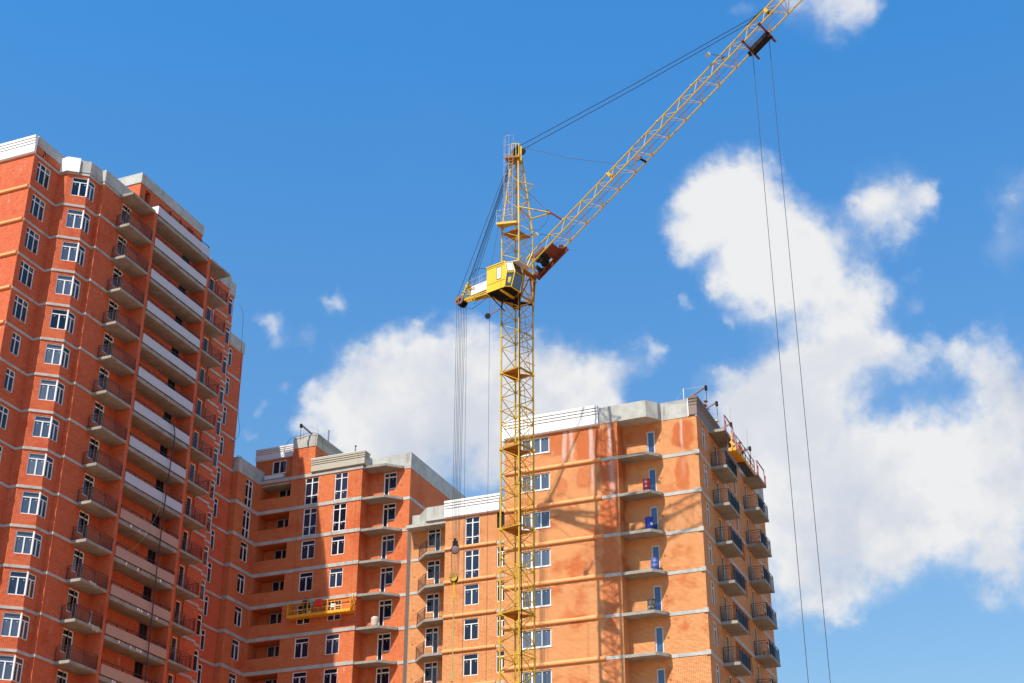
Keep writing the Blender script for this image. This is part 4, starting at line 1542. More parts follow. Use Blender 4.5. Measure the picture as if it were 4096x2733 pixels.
# trolley
tr = MB()
for s_, e0, e1 in ((23.55, -1.5, 2.05), (21.95, -1.45, 2.1)):
    tr.beam(jp(s_, e0, -.05), jp(s_, -.2, -.16), .16, .12, up=J)
    tr.beam(jp(s_, -.2, -.16), jp(s_, e1, -.30), .15, .16, up=J)
    for a in (-1.25, 1.05):
        tr.lathe(jp(s_, a, .02) - SH * .05, [(.05, -.02), (.12, 0), (.12, .10), (.05, .12)], 10, SH)
trolley = kp('trolley', tr, 'rust_red')
tb = MB()
for a in (.25, 1.05):
    tb.beam(jp(21.9, a, -.24), jp(23.65, a, -.24), .06, .34, up=UP)
tb.beam(jp(22.05, .65, -.30), jp(23.4, .65, -.30), .46, .25, up=UP)
tb.beam(jp(21.75, .15, -.3), jp(21.65, .3, -.62), .16, .16)
kp('trolley_body', tb, 'dark_steel', trolley)
# flood lights on the jib
for s_, sd, up_ in ((20.0, -.75, .10), (2.55, -.62, .05)):
    c = jp(s_, 0, HT)
    e = c + V3((-.62, -.15, .28))
    fl = MB()
    fl.path([c + J * .35 - UP * .1, c + V3((-.25, -.05, .30)), e], .018, 4)
    o = kp('floodlight_bracket', fl, 'dark_steel')
    fb = MB()
    d = V3((-.55, -.35, -.55)).normalized()
    fb.beam(e - V3((.02, 0, 0)), e + V3((-.12, -.06, -.14)), .34, .26)
    kp('floodlight', fb, 'grey_pvc', o)
# stay ropes and other lines
hs_ = V3((0.02, -.1, 67.05))
st = [((-.02, -.02, 67.02), jp(24.0, -.06, HT + .12)), ((.50, -.28, 66.70), jp(23.6, .06, HT + .04))]
for a, b in st:
    m = MB(); m.path([a, V3(a).lerp(b, .5) + V3((0, 0, -.12)), b], .027, 5)
    kp('stay_rope', m, 'rope_steel')
m = MB()
for q in range(3):
    m.beam(jp(23.4 + .28 * q, 0, HT + .12), jp(23.62 + .28 * q, 0, HT + .12), .09, .09)
m.path([jp(23.1, 0, HT + .16), jp(24.6, 0, HT + .12)], .04, 5)
kp('rope_clamp', m, 'dark_steel')
m = MB(); m.path([(.30, -.2, 66.95), V3((.30, -.2, 66.95)).lerp(jp(9.9, 0, HT), .5) + V3((0, 0, -.25)), jp(9.9, 0, HT)], .017, 4)
kp('guide_rope', m, 'rope_steel')
m = MB()
m.path([hl_('R', 63.3) + V3((.1, -.1, -.2)), tip - bdir * .40], .014, 4)
m.path([hl_('F', 63.3) + V3((.1, -.1, -.2)), tip - bdir * .36], .014, 4)
m.path([hl_('R', 63.0) + V3((.1, -.1, .1)), hl_('R', 62.5) + V3((.25, -.15, -.4))], .014, 4)
m.path([tip - bdir * .1 + V3((0, 0, -.1)), tip + V3((-.35, .1, -.75)), tip + V3((-1.0, .4, -1.3)), hl_('R', 59.9)], .014, 4)
kp('guide_rope', m, 'rope_steel')

# rear luffing arm
ad = V3((-0.82, 0.57, 0))
an = V3((0.57, 0.82, 0))
A0 = V3((-0.75, 0.45, 55.20))


def ap(s_, a, h):
    return A0 + ad * s_ + an * a + V3((0, 0, h))


arm = MB()
for a, e in ((-.42, -.12), (.42, .12)):
    arm.beam(ap(0, a, .05), ap(3.75, e, .05), .09, .16)
    arm.beam(ap(0, a, -.30), ap(3.6, e, -.02), .08, .09)
    for q in range(5):
        t = .1 + q * .18
        arm.tube(ap(3.7 * t, a + (e - a) * t, -.27 + .25 * t), ap(3.7 * (t + .09), a + (e - a) * (t + .09), .05), .025, 4)
for q in range(6):
    t = q / 5.5
    arm.tube(ap(3.7 * t, -.42 + .3 * t, .02), ap(3.7 * t, .42 - .3 * t, .02), .03, 5)
for a in (-.22, .22):
    arm.beam(ap(3.9, a, .12), ap(3.62, a, .75), .12, .10)
    arm.beam(ap(3.62, a, .75), ap(3.30, a, 1.35), .14, .10)
    arm.beam(ap(3.05, a, .15), ap(3.25, a, .75), .10, .08)
    for q in range(3):
        c = ap(3.95 - .13 * q, a, .2 + .22 * q)
        arm.box(c.x - .09, c.x + .09, c.y - .09, c.y + .09, c.z - .06, c.z + .06)
arm.beam(ap(3.45, -.3, 1.05), ap(3.45, .3, 1.05), .2, .25)
arm.beam(ap(2.6, -.4, .65), ap(3.4, -.25, .75), .05, .05)
arm_o = kp('luffing_arm', arm, 'crane_yellow')
wb = MB(); wb.beam(ap(1.5, -.38, .50), ap(3.0, -.24, .50), .06, .72)
kp('machinery_cover', wb, 'white_render', arm_o)
gr = MB()
for z in (.95, 1.35):
    gr.path([ap(.7, -.6, z + .1), ap(2.0, -.5, z), ap(3.1, -.42, z - .05)], .014, 4)
for s_ in (1.2, 1.9, 2.1, 2.75):
    gr.tube(ap(s_, -.52, .1), ap(s_, -.52, 1.38), .014, 4)
kp('guard_rail', gr, 'pale_steel', arm_o)
SC_ = ap(4.08, 0, .05)
for a, r_ in ((-.30, .36), (-.12, .36), (.08, .36), (.26, .36)):
    sheave('sheave', SC_ + an * a, r_, an, .09, 'motor_grey' if a < -.2 else 'dark_steel', arm_o)
ck = MB()
ck.beam(SC_ - an * .40 + V3((0, 0, .25)), SC_ - an * .40 + V3((0, 0, -.35)), .12, .06)
ck.beam(SC_ - an * .42 + ad * .2 + V3((0, 0, -.05)), SC_ - an * .42 - ad * .2 + V3((0, 0, .12)), .1, .07)
kp('sheave_cheek', ck, 'crane_platform', arm_o)
# luffing ropes: arm to head
for k2, (s_, a, h, x, y) in enumerate(((4.35, -.25, .25, -.42, -.1), (3.45, -.1, 1.4, -.36, .05), (3.35, .05, 1.35, -.30, .15), (3.3, .15, 1.3, -.26, .2), (3.2, .25, 1.2, -.20, .28), (3.85, .0, .5, -.30, .0))):
    m = MB(); m.path([ap(s_, a, h), (x, y, 66.3)], .024, 4)
    kp('luffing_rope', m, 'rope_steel')
# small rope guide wheel
gw = MB()
gw.tube(at('L', 53.15), (-2.02, -.05, 52.62), .04, 5)
gw.tube((-1.30, -.35, 54.0), (-2.0, -.05, 52.68), .028, 5)
gw_o = kp('guide_bracket', gw, 'crane_platform')
sheave('guide_wheel', (-2.10, -.02, 52.58), .21, V3((.25, 1, 0)), .09, 'dark_steel', gw_o)
m = MB(); m.path([(-.52, .1, 66.0), (-1.95, .02, 56.2), (-1.97, .02, 52.75)], .017, 4)
m.path([(-1.97, .02, 52.7), (-1.97, .02, 2)], .017, 4)
kp('guide_rope', m, 'rope_steel')
m = MB()
pts = [SC_ + V3((.15, 0, -.45)), SC_ + V3((.8, -.5, -.85)), V3((-2.3, .6, 54.25)), V3((-1.6, -.5, 54.75)), V3((-1.35, -.8, 55.15 - 1.3))]
m.path(pts, .018, 5)
m.path([ap(3.35, -.1, 1.2), ap(3.2, -.2, 1.75), ap(2.5, -.3, 2.2), ap(1.7, -.4, 1.95), ap(1.0, -.5, 1.1)], .022, 5)
m.path([ap(2.5, 0, -.2), ap(2.75, -.1, -.5), ap(2.9, -.1, -.55)], .018, 4)
kp('power_cable', m, 'hose')
# hoist ropes under the trolley
for s_, a in ((23.35, 1.05), (21.85, .85)):
    p = jp(s_, a, -.3)
    m = MB(); m.path([p, (p.x, p.y, 3.0)], .019, 5)
    kp('hoist_rope', m, 'rope_steel')
# ropes falling from the arm sheaves to the two pulley blocks
base = SC_
xs_ = [(-.34, -.10), (-.20, 0.0), (-.08, .02), (.02, .05), (.16, .06), (.27, .1)]
for q, (x, y) in enumerate(xs_):
    m = MB()
    tgt = 36.1 if 1 <= q <= 3 else 34.25
    m.path([base + V3((x, y, -.1)), (base.x - .08 + x * .75, base.y + y, tgt)], .020, 4)
    kp('luffing_rope', m, 'rope_steel')
m = MB()
for q in range(6):
    x = -.26 + q * .105
    m.path([(base.x - .1 + x, base.y + .05, 35.9), (base.x - .12 + x * .9, base.y + .05, 34.3)], .018, 4)
kp('luffing_rope', m, 'rope_steel')
m = MB(); m.path([base + V3((.38, .05, 0)), (base.x + .50, base.y, 27), (base.x + .55, base.y, 3)], .017, 4)
kp('luffing_rope', m, 'rope_steel')


def kworld(p):
    return Matrix.Translation((-36.2513, 87.9, 0)) @ Matrix.Rotation(math.atan2(0.381264, 0.924466), 4, 'Z') @ V3(p)


# pulley blocks hanging on those ropes
RZK = math.atan2(0.381264, 0.924466)
p0 = kworld((base.x - .12, base.y + .05, 36.1))
Bk = thing('pulley_block', 'dark rusty upper pulley block hanging on the ropes left of the crane mast', 'pulley block', p0, RZK, 'pulley blocks on the luffing ropes')
m = MB(); m.lathe((0, -.14, 0), [(.08, -.03), (.26, 0), (.28, .09), (.25, .14), (.28, .19), (.26, .28), (.08, .31)], 18, (0, 1, 0))
o = bpy.data.objects.new('sheave', m.mesh('sheave', 'motor_grey')); COL.objects.link(o); o.parent = Bk
m = MB(); m.beam((0, 0, -.15), (0, 0, .62), .20, .34); m.beam((0, 0, .5), (0, 0, .82), .12, .18); m.beam((-.2, 0, -.1), (.1, 0, .4), .1, .36)
o = bpy.data.objects.new('cheek_plate', m.mesh('cheek_plate', 'dark_steel')); COL.objects.link(o); o.parent = Bk
p1 = kworld((base.x - .16, base.y + .05, 34.1))
Bk2 = thing('pulley_block', 'yellow lower pulley block with a long link bar and rope below it', 'pulley block', p1, RZK, 'pulley blocks on the luffing ropes')
m = MB(); m.lathe((0, -.20, 0), [(.08, -.03), (.27, 0), (.29, .09), (.26, .14), (.29, .19), (.26, .24), (.29, .3), (.27, .38), (.08, .41)], 18, (0, 1, 0))
o = bpy.data.objects.new('sheave', m.mesh('sheave', 'dark_steel')); COL.objects.link(o); o.parent = Bk2
m = MB(); m.lathe((-.05, -.27, 0), [(.1, 0), (.27, .0), (.27, .04), (.1, .05)], 18, (0, 1, 0)); m.beam((-.3, -.25, .02), (.0, -.25, .05), .06, .1)
o = bpy.data.objects.new('cheek_plate', m.mesh('cheek_plate', 'crane_yellow')); COL.objects.link(o); o.parent = Bk2
m = MB(); m.beam((0, -.1, -.2), (.02, -.1, -1.45), .15, .12); m.beam((.02, -.1, -1.40), (.02, -.1, -1.62), .10, .16)
o = bpy.data.objects.new('link_bar', m.mesh('link_bar', 'crane_yellow')); COL.objects.link(o); o.parent = Bk2
m = MB(); m.path([(.02, -.1, -1.6), (.0, -.1, -6.5)], .030, 5); m.path([(.07, -.1, -1.6), (.04, -.1, -6.5)], .012, 4)
m.beam((0, -.1, -6.4), (0, -.1, -7.0), .16, .14); m.path([(0, -.1, -6.9), (-.05, -.1, -31)], .03, 5)
o = bpy.data.objects.new('pendant', m.mesh('pendant', 'rope_yellow')); COL.objects.link(o); o.parent = Bk2

# ================================================================== people
def person(label, loc, rz, jacket, legs, helmet, pose='stand', bend=0.0, group='workers on the site', cap=False):
    root = thing('person', label, 'person', loc, rz, group)
    kz = 0.0 if pose == 'stand' else -0.45
    H = lambda z: z + kz
    b = bend
    pel = V3((0, 0, H(.95)))
    che = V3((0, -.30 * b, H(1.32)))
    nk = V3((0, -.42 * b, H(1.50)))
    hdc = V3((0, -.50 * b - .02, H(1.62)))
    if pose == 'stand':
        legp = [[V3((s * .10, 0, .92)), V3((s * .11, -.03, .50)), V3((s * .12, .02, .09)), V3((s * .12, -.14, .04))] for s in (-1, 1)]
    else:
        legp = [[V3((s * .11, 0, .48)), V3((s * .16, -.38, .50)), V3((s * .14, -.05, .09)), V3((s * .14, -.2, .04))] for s in (-1, 1)]
    sh_ = [che + V3((s * .19, 0, .12)) for s in (-1, 1)]
    armp = [[sh_[i], sh_[i] + V3((s * .07, -.08 - .1 * b, -.27)), sh_[i] + V3((s * .0, -.30, -.40)), sh_[i] + V3((-s * .03, -.38, -.40))] for i, s in enumerate((-1, 1))]

    def skin(name, nodes, edges, rad, mat, parent, rootv=0):
        me = bpy.data.meshes.new(name)
        me.from_pydata([tuple(v) for v in nodes], edges, [])
        me.materials.append(MAT[mat])
        o = bpy.data.objects.new(name, me)
        COL.objects.link(o)
        o.parent = parent
        o.modifiers.new('skin', 'SKIN')
        me.skin_vertices.new() if not me.skin_vertices else None
        for i, r_ in enumerate(rad):
            me.skin_vertices[0].data[i].radius = (r_, r_)
        me.skin_vertices[0].data[rootv].use_root = True
        s2 = o.modifiers.new('sub', 'SUBSURF')
        s2.levels = 1
        s2.render_levels = 1
        return o
    nodes = [pel, che, nk, hdc, hdc + V3((0, -.01, .10))]
    rad = [.13, .15, .055, .085, .075]
    edges = [(0, 1), (1, 2), (2, 3), (3, 4)]
    for lg in legp:
        i = len(nodes)
        nodes += lg
        rad += [.085, .06, .045, .04]
        edges += [(0, i), (i, i + 1), (i + 1, i + 2), (i + 2, i + 3)]
    for am in armp:
        i = len(nodes)
        nodes += am
        rad += [.055, .042, .032, .036]
        edges += [(1, i), (i, i + 1), (i + 1, i + 2), (i + 2, i + 3)]
    skin('body', nodes, edges, rad, 'skin', root)
    jn = [pel + V3((0, 0, .02)), che, nk - V3((0, 0, .04))]
    jr = [.155, .175, .09]
    je = [(0, 1), (1, 2)]
    for am in armp:
        i = len(jn)
        jn += am[:3]
        jr += [.08, .06, .048]
        je += [(1, i), (i, i + 1), (i + 1, i + 2)]
    skin('jacket', jn, je, jr, jacket, root)
    tn = [pel]
    trd = [.15]
    te = []
    for lg in legp:
        i = len(tn)
        tn += lg[:3]
        trd += [.10, .075, .06]
        te += [(0, i), (i, i + 1), (i + 1, i + 2)]
    skin('trousers', tn, te, trd, legs, root)
    hm = MB()
    c = hdc + V3((0, -.01, .09))
    hm.lathe(c, [(.135, -.03), (.145, 0), (.13, .05), (.10, .09), (.05, .115), (.01, .12)], 12)
    hm.box(c.x - .09, c.x + .09, c.y - .20, c.y - .09, c.z - .02, c.z)
    o = bpy.data.objects.new('cap' if cap else 'helmet', hm.mesh('helmet', helmet, True))
    COL.objects.link(o)
    o.parent = root
    fa = MB()
    for s in (-1, 1):
        fa.box(s * .035 - .012, s * .035 + .012, hdc.y - .093, hdc.y - .08, hdc.z + .02, hdc.z + .035)
    fa.box(-.03, .03, hdc.y - .09, hdc.y - .078, hdc.z - .045, hdc.z - .035)
    fa.lathe((0, hdc.y - .075, hdc.z - .01), [(.014, 0), (.016, .02), (.004, .05)], 6, (0, -1, .2))
    o = bpy.data.objects.new('face', fa.mesh('face', 'cap_brown'))
    COL.objects.link(o)
    o.parent = root
    return root


person('worker in blue jacket and brown cap leaning over the brown roof cornice', (-27.35, 104.1, 49.5), R(75), 'cloth_blue', 'cloth_dark', 'cap_brown', 'stand', .35, cap=True)
person('worker in yellow helmet crouching behind the brown roof cornice', (-27.22, 106.9, 49.45), R(80), 'cloth_dark', 'cloth_dark', 'helmet_yellow', 'crouch', .2)
person('worker in bright red helmet standing in the yellow cradle on the middle block', (-66.42, 112.05, 40.86), R(185), 'cloth_dark', 'cloth_dark', 'helmet_red', 'stand', .25)
person('worker in orange vest standing in the cradle beside the right block', (-25.32, 106.1, 46.95), R(60), 'orange_vest', 'cloth_dark', 'orange_vest', 'crouch', .3)
person('worker in red and purple clothes behind the left tower parapet beside the white cornice panel', (-73.45, 81.05, 69.60), R(100), 'helmet_red', 'cloth_blue', 'helmet_red', 'stand', .5)


# ================================================================== suspended cradles
def cradle(label, A_, B_, depth_dir, z, hi, posts, hangers, rail='cradle_yellow', dark_from=None):
    a, b = V3((*A_, 0)), V3((*B_, 0))
    d = (b - a).normalized()
    n = V3((*depth_dir, 0))
    Wd = 0.66
    L = (b - a).length
    root = thing('suspended_cradle', label, 'cradle', (a.x, a.y, z), 0, 'suspended work cradles')

    def part(nm, m, mat, par=root):
        o = bpy.data.objects.new(nm, m.mesh(nm, mat)); COL.objects.link(o); o.parent = par
        return o
    P = lambda s, t, h: d * s + n * t + V3((0, 0, h))
    fl = MB()
    fl._box([P(s, t, h) for s in (0, L) for t in (0, Wd) for h in (-.05, 0)], 0)
    for k in range(9):
        fl.beam(P(L * (k + .5) / 9, .02, -.08), P(L * (k + .5) / 9, Wd - .02, -.08), .07, .05)
    part('floor', fl, 'cradle_yellow')
    if dark_from:
        fd = MB()
        fd._box([P(s, t, h) for s in (L * dark_from, L) for t in (.01, Wd - .01) for h in (-.14, -.12)], 0)
        part('floor', fd, 'panel_dark')
    tb = MB()
    for t in (0, Wd):
        tb.beam(P(0, t, .10), P(L, t, .10), .03, .24)
    tb.beam(P(0, 0, .10), P(0, Wd, .10), .03, .24); tb.beam(P(L, 0, .10), P(L, Wd, .10), .03, .24)
    part('toe_board', tb, 'cradle_yellow')
    rl2 = MB()
    for t in (0, Wd):
        for h in (.62, hi):
            rl2.beam(P(0, t, h), P(L, t, h), .045, .045)
        for s in posts:
            rl2.beam(P(s, t, -.05), P(s, t, hi + .05), .10 if t == 0 else .06, .06)
        n2 = 8
        for k in range(1, n2):
            rl2.beam(P(L * k / n2, t, .2), P(L * k / n2, t, .62 if k % 2 else hi), .03, .03)
    for s in (0, L):
        rl2.beam(P(s, 0, hi), P(s, Wd, hi), .045, .045)
        rl2.beam(P(s, 0, .62), P(s, Wd, .62), .045, .045)
    part('guard_rail', rl2, rail)
    hg = MB()
    for s in (-.05, L + .05):
        hg.beam(P(s, Wd / 2, .1), P(s, Wd / 2, hi + .25), .10, .08)
        hg.beam(P(s, Wd / 2 - .2, .35), P(s, Wd / 2 + .1, .7), .12, .2)
    part('hoist_bracket', hg, 'cradle_yellow')
    rp2 = MB()
    for s, zt in hangers:
        rp2.path([P(s, Wd / 2, hi + .2), P(s, Wd / 2, zt - z)], .008, 4)
    part('suspension_rope', rp2, 'rope_steel')
    return root


cradle('yellow work cradle on the middle block front, with a red box and buckets', (-68.0, 111.85), (-61.75, 111.85), (0, 1), 40.85, 1.22, (0.0, 2.0, 4.0, 6.25), ((.2, 58.9), (6.1, 55.6)))
cradle('work cradle with dark rails hung beside the top balconies of the right block', (-25.0, 104.2), (-25.0, 109.6), (-1, 0), 46.90, 1.15, (0.0, 1.1, 2.6, 4.2, 5.4), ((.15, 50.6), (5.2, 50.8)), 'motor_grey', .45)
m = MB(); m.box(-.30, .30, -.14, .14, 0, .56); m.box(-.02, .02, -.10, .10, .56, .60); m.box(-.31, .31, -.15, -.14, .40, .43)
thing('control_box', 'bright red control box hung on the rail of the yellow cradle', 'box', (-64.80, 111.70, 41.55), 0, None, m.mesh('control_box', 'red_paint'))


def bucket(label, loc, mat, r=.15, h=.32, group='buckets in the cradle'):
    m = MB(); m.lathe((0, 0, 0), [(.01, 0), (r * .82, 0), (r, h), (r * 1.04, h), (r * 1.04, h - .03), (r * .9, h - .02), (r * .74, .03), (.01, .03)], 14)
    root = thing('bucket', label, 'bucket', loc, 0, group, m.mesh('bucket', mat, True))
    hn = MB(); hn.path([(-r, 0, h - .03), (-r * .8, -.05, h + .10), (0, -.08, h + .16), (r * .8, -.05, h + .10), (r, 0, h - .03)], .008, 4)
    o = bpy.data.objects.new('handle', hn.mesh('handle', 'dark_steel')); COL.objects.link(o); o.parent = root
    return root


bucket('pale blue bucket hung beside the red box in the yellow cradle', (-65.50, 111.68, 41.60), 'bucket_blue')
bucket('off-white bucket standing on the floor of the yellow cradle', (-65.85, 112.0, 40.88), 'bucket_white', .16, .40)
m = MB(); m.box(-.25, .25, -.02, .02, 0, .30); m.box(-.25, -.22, -.03, .03, -.5, 0); m.box(.22, .25, -.03, .03, -.5, 0)
thing('white_board', 'small white board on legs in the right half of the yellow cradle', 'board', (-63.5, 111.98, 41.38), 0, None, m.mesh('white_board', 'board_white'))


# ================================================================== barrels and sacks on the balconies
def barrel(label, loc, mat, r=.29, h=.88, group='barrels on the balconies', lid=None):
    m = MB()
    m.lathe((0, 0, 0), [(r * .9, 0), (r, .02), (r, h * .32), (r * 1.05, h * .345), (r, h * .37), (r, h * .64), (r * 1.05, h * .665), (r, h * .69), (r, h - .02), (r * 1.04, h), (r * .93, h), (r * .91, h - .06)], 20)
    root = thing('barrel', label, 'barrel', loc, 0, group, m.mesh('barrel', mat, True))
    return root


barrel('maroon plastic barrel with pale markings on the balcony above the blue one', (-30.74, 99.42, 42.53), 'barrel_maroon', .285, 1.02)
o = barrel('plain deep blue barrel with a small white label on a balcony', (-30.66, 99.42, 39.53), 'barrel_blue', .30, 1.02)
lb = MB(); lb.box(-.02, .14, -.312, -.303, .38, .58)
q = bpy.data.objects.new('label_patch', lb.mesh('label_patch', 'board_white')); COL.objects.link(q); q.parent = o; q.rotation_euler = (0, 0, R(35))
o = barrel('worn sky blue barrel with a rusty pink lower half on a balcony', (-30.40, 99.52, 36.53), 'barrel_worn', .29, .94)
st_ = MB(); st_.tube((-.05, 0, .9), (-.2, -.05, 1.25), .012, 4)
q = bpy.data.objects.new('stick', st_.mesh('stick', 'rope_yellow')); COL.objects.link(q); q.parent = o
barrel('grey barrel splashed with tar and mortar, lowest of the balcony barrels', (-30.78, 99.45, 33.53), 'barrel_tar', .275, .92)
m = MB()
m.lathe((0, 0, 0), [(.26, 0), (.33, .06), (.31, .25), (.34, .45), (.315, .65), (.34, .82), (.22, .93), (.05, .96)], 18)
thing('barrel', 'whitish mesh sack of rubble standing on a balcony of the middle block', 'sack', (-60.05, 113.3, 39.53), 0, None, m.mesh('barrel', 'sack_white', True)).name = 'rubble_sack'


# ================================================================== roof davits for the cradles
def davit(label, base, tip_, post, chain=0.9, w=.12):
    b, t = V3(base), V3(tip_)
    root = thing('roof_davit', label, 'davit', base, 0, 'cradle davits on the roofs')

    def part(nm, m, mat):
        o = bpy.data.objects.new(nm, m.mesh(nm, mat)); COL.objects.link(o); o.parent = root
    m = MB(); m.beam((0, 0, 0), t - b, w, w)
    part('beam', m, 'panel_steel')
    m = MB(); m.beam(t - b + V3((0, 0, .06)), t - b + V3((0, 0, -.30)), .22, .17)
    part('head', m, 'dark_steel')
    m = MB()
    for k in range(int(chain / .12)):
        z0 = -.30 - k * .12
        m.tube(t - b + V3((0, 0, z0)), t - b + V3((0, 0, z0 - .11)), .028 if k % 2 else .018, 5)
    m.path([t - b + V3((0, 0, -.3)), t - b + V3((0, 0, -.3 - chain - .5))], .009, 4)
    part('chain', m, 'dark_steel')
    if post:
        f = (t - b) * post
        m = MB(); m.beam(f + V3((0, 0, -1.0)), f + V3((0, 0, 1.05)), .07, .07)
        m.path([f + V3((0, 0, 1.0)), t - b + V3((0, 0, .05))], .008, 4)
        m.path([f + V3((0, 0, 1.0)), f - (t - b).normalized() * 2.6 + V3((0, 0, -.6))], .008, 4)
        part('post', m, 'grey_pvc')
    return root


davit('grey davit beam with thin post jutting up over the right block front corner', (-29.6, 102.2, 50.02), (-26.1, 100.4, 50.70), .42)
davit('short davit beam above the head-high part of the brown cornice beside the worker', (-28.4, 103.4, 49.75), (-26.2, 103.75, 50.85), 0)
davit('davit beam above the first railed roof slab of the right block', (-28.6, 107.9, 49.8), (-26.25, 108.1, 50.90), 0, .8)
davit('farthest davit beam on the right block roof beyond the orange-vested worker', (-28.6, 113.2, 49.8), (-26.1, 113.4, 50.90), 0, .8, .17)
davit('dark davit beam with chain on the beige penthouse corner of the middle block', (-66.95, 113.4, 58.35), (-67.75, 111.55, 59.25), .05, 1.1, .13)
m = MB(); m.beam((0, 0, 0), (.02, 0, 1.55), .11, .11); m.beam((-.15, 0, 0), (.15, 0, 0), .1, .06)
thing('roof_post', 'plain grey steel post standing on the penthouse side cornice', 'post', (-66.9, 115.2, 58.5), 0, None, m.mesh('roof_post', 'panel_steel'))
m = MB(); m.beam((-.05, 0, 0), (0, 0, 1.1), .05, .05); m.beam((.1, 0, 0), (0, 0, .7), .04, .04); m.beam((-.06, 0, 1.0), (.08, 0, 1.05), .12, .1)
thing('roof_bracket', 'small dark bracket standing on the beige cornice', 'bracket', (-62.85, 113.3, 55.95), 0, None, m.mesh('roof_bracket', 'dark_steel'))


# ================================================================== pink guard rails on the top slabs
def guard(label, pts, z):
    root = thing('guard_rail', label, 'guard rail', (pts[0][0], pts[0][1], z), 0, 'temporary guard rails')
    o0 = V3((pts[0][0], pts[0][1], 0))
    m = MB()
    for x, y in pts:
        q = V3((x, y, 0)) - o0
        m.beam(q + V3((0, 0, -.25)), q + V3((0, 0, 1.15)), .06, .06)
        m.beam(q + V3((-.45, 0, -.24)), q + V3((.05, 0, -.24)), .05, .05)
        q2 = q + V3((0, .35, 0))
        m.beam(q2 + V3((0, 0, -.25)), q2 + V3((0, 0, .75)), .09, .06)
        m.beam(q + V3((0, 0, .72)), q2 + V3((0, 0, .72)), .05, .05)
    r1 = bpy.data.objects.new('post', m.mesh('post', 'guard_pink')); COL.objects.link(r1); r1.parent = root
    m = MB()
    a, b = V3((*pts[0], 0)) - o0, V3((*pts[-1], 0)) - o0
    m.beam(a + V3((0, 0, 1.12)), b + V3((0, 0, 1.12)), .08, .05)
    r2 = bpy.data.objects.new('rail', m.mesh('rail', 'motor_grey')); COL.objects.link(r2); r2.parent = root


guard('pink temporary guard rail on the nearer top balcony slab of the right block', ((-25.68, 103.7), (-25.68, 106.2)), 48.55)
guard('pink temporary guard rail on the far top balcony slab of the right block', ((-25.64, 113.4), (-25.64, 115.8)), 48.55)


# ================================================================== odds and ends left on the balconies
def drape(label, loc, n, w_, drop, seed):
    """a cloth thrown over a slab edge: lies on the slab, then hangs down the outside"""
    rr = random.Random(seed)
    m = MB()
    prof_ = [(-.45, .03), (-.25, .05), (-.05, .07), (.03, .04), (.05, -.06), (.06, -.5 * drop), (.045, -drop)]
    cols = 9
    g = []
    for k in range(cols):
        y = (k / (cols - 1) - .5) * w_
        hang = 1 + .5 * math.sin(k * 1.7 + seed) * .6
        g.append([(o + rr.uniform(-.015, .015), y + rr.uniform(-.03, .03), z * (hang if z < 0 else 1) + rr.uniform(0, .05) * (z > 0)) for o, z in prof_])
    for k in range(cols - 1):
        for j in range(len(prof_) - 1):
            m.face((g[k][j], g[k + 1][j], g[k + 1][j + 1], g[k][j + 1]))
    me = m.mesh('cloth', 'tarp_pale', True)
    o = thing('cloth', label, 'cloth', loc, 0, None, me)
    sm = o.modifiers.new('thickness', 'SOLIDIFY')
    sm.thickness = .012
    return o


drape('pale cloth thrown over a railed balcony edge of the left tower, above a bundle', (-69.20, 86.5, 36.50), 1, .8, .14, 3)
drape('larger pale cloth hanging off the railed balcony edge that also holds a bundle', (-69.20, 87.45, 33.50), 1, .9, .30, 5)
m = MB()
for k in range(5):
    a = k * 1.3
    m.tube((.05 * math.cos(a), .05 * math.sin(a), 0), (.09 * math.cos(a + .6), .09 * math.sin(a + .6), 1.05 + .06 * (k % 3)), .035, 6, .028)
thing('bundle', 'grey rolled bundle standing upright on a railed balcony of the left tower', 'bundle', (-69.42, 87.05, 33.50), 0, None, m.mesh('bundle', 'concrete'))
m = MB()
for k in range(7):
    m.tube((-.15 + .06 * k, -.5, .02 * k), (.1 - .05 * k, .45, .10 + .07 * (k % 3)), .028, 5)
m.box(-.2, .15, -.2, .2, -.05, .05)
thing('scrap_pile', 'grey heap of metal scrap behind a pink loggia panel of the left tower', 'scrap', (-69.45, 95.5, 34.18), 0, None, m.mesh('scrap_pile', 'motor_grey'))
m = MB()
m.lathe((0, 0, 0), [(.16, 0), (.2, .1), (.19, .5), (.13, .68), (.04, .72)], 12)
thing('sack', 'dark red sack standing on a low loggia slab of the left tower', 'sack', (-69.6, 95.6, 30.30), 0, None, m.mesh('sack', 'helmet_red', True))


def trestle(label, loc):
    m = MB()
    m.beam((0, -.35, .36), (0, .35, .36), .14, .04)
    for y in (-.3, .3):
        for x in (-.12, .12):
            m.beam((0, y, .36), (x, y, 0), .03, .03)
        m.beam((-.06, y, .18), (.06, y, .18), .025, .025)
    return thing('trestle', label, 'trestle', loc, 0, 'trestles on the balconies', m.mesh('trestle', 'rail_brown'))


trestle('low dark trestle on the third lowest balcony of the near column, right block side', (-26.05, 106.1, 36.53))
trestle('low dark trestle on the second lowest balcony of the near column, right block side', (-26.05, 106.1, 33.53))
trestle('low dark trestle on the lowest balcony of the near column, right block side', (-26.05, 106.1, 30.53))


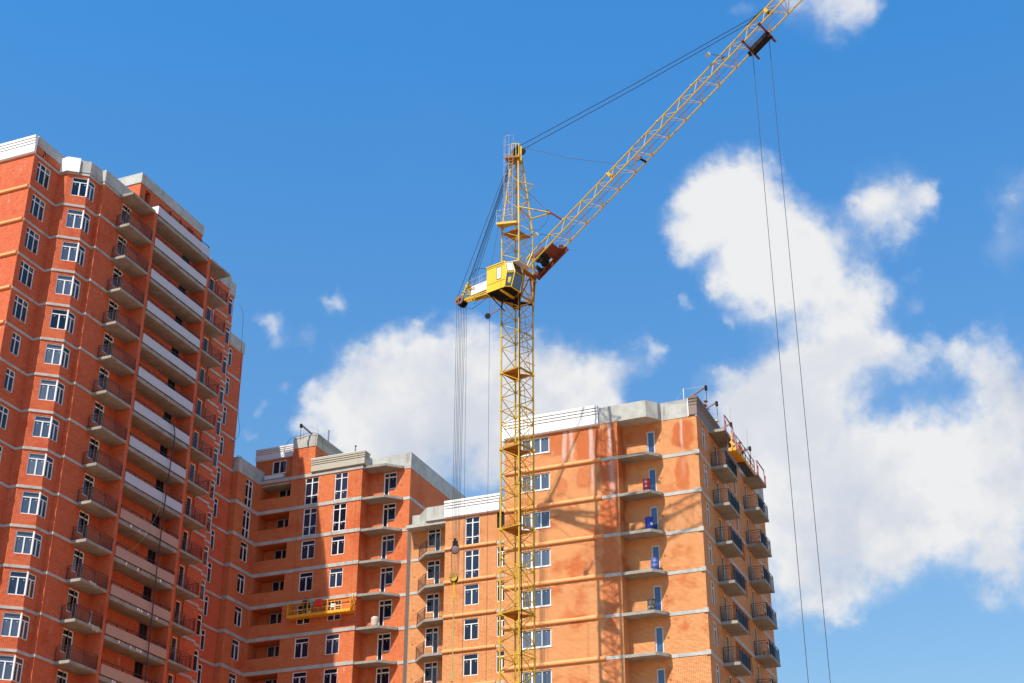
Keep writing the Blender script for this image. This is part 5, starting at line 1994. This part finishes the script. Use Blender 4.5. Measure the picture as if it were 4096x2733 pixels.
# ================================================================== loose cables
def cable(name, label, cat, pts, r_, mat, group=None):
    P = [V3(p) for p in pts]
    c = P[0].copy()
    # smooth the run
    out = []
    for i in range(len(P) - 1):
        p0_, p1_, p2_, p3_ = P[max(i - 1, 0)], P[i], P[i + 1], P[min(i + 2, len(P) - 1)]
        for k in range(6):
            t = k / 6
            out.append(.5 * ((2 * p1_) + (p2_ - p0_) * t + (2 * p0_ - 5 * p1_ + 4 * p2_ - p3_) * t * t + (-p0_ + 3 * p1_ - 3 * p2_ + p3_) * t ** 3))
    out.append(P[-1])
    m = MB(); m.path([q - c for q in out], r_, 6)
    return thing(name, label, cat, c, 0, group, m.mesh(name, mat))


cable('hose', 'long dark hose hanging down over the white loggias of the left tower', 'hose',
      ((-70.3, 92.3, 52.3), (-69.2, 92.9, 52.25), (-68.95, 93.6, 52.05), (-68.92, 93.98, 51.3), (-68.92, 93.90, 49.5), (-68.93, 93.70, 45.5), (-68.9, 93.6, 40.0), (-68.95, 93.75, 34.0), (-68.95, 93.8, 29.0), (-68.95, 93.8, 20.0)), .05, 'hose', 'loose lines on the buildings')
cable('rope', 'thin yellowish rope slung across two loggias of the left tower', 'rope',
      ((-68.95, 93.6, 46.3), (-68.9, 93.09, 44.69), (-68.9, 92.11, 42.69), (-68.9, 91.09, 41.12), (-68.95, 90.0, 40.06)), .013, 'rope_yellow', 'loose lines on the buildings')
cable('cable', 'black cable dangling in a loop off the right edge of the left tower', 'cable',
      ((-73.2, 107.5, 71.2), (-72.58, 107.5, 70.0), (-72.44, 107.5, 67.5), (-72.27, 107.5, 63.7), (-72.12, 107.5, 60.0), (-71.98, 107.5, 58.83), (-71.76, 107.5, 57.83), (-71.93, 107.5, 57.03), (-72.6, 107.5, 56.6)), .018, 'hose', 'loose lines on the buildings')
cable('cable', 'black cable arching over the penthouse parapet of the middle block', 'cable',
      ((-70.4, 113.9, 56.6), (-70.19, 112.5, 56.65), (-69.96, 112.45, 57.08), (-69.86, 112.45, 57.59), (-69.69, 112.45, 58.01), (-69.38, 112.45, 58.42), (-69.05, 112.45, 58.58), (-68.30, 112.45, 58.60), (-67.6, 112.45, 58.72), (-66.81, 112.45, 58.62), (-66.3, 112.9, 58.3), (-66.3, 113.4, 57.2)), .018, 'hose', 'loose lines on the buildings')
cable('cable', 'short black cable lying over the low concrete corner beside the left tower', 'cable',
      ((-73.1, 108.8, 54.6), (-72.95, 108.75, 54.9), (-72.85, 108.75, 55.2), (-72.78, 108.75, 55.55), (-72.57, 108.8, 55.82), (-72.36, 109.0, 55.80), (-72.36, 109.3, 55.6)), .016, 'hose', 'loose lines on the buildings')
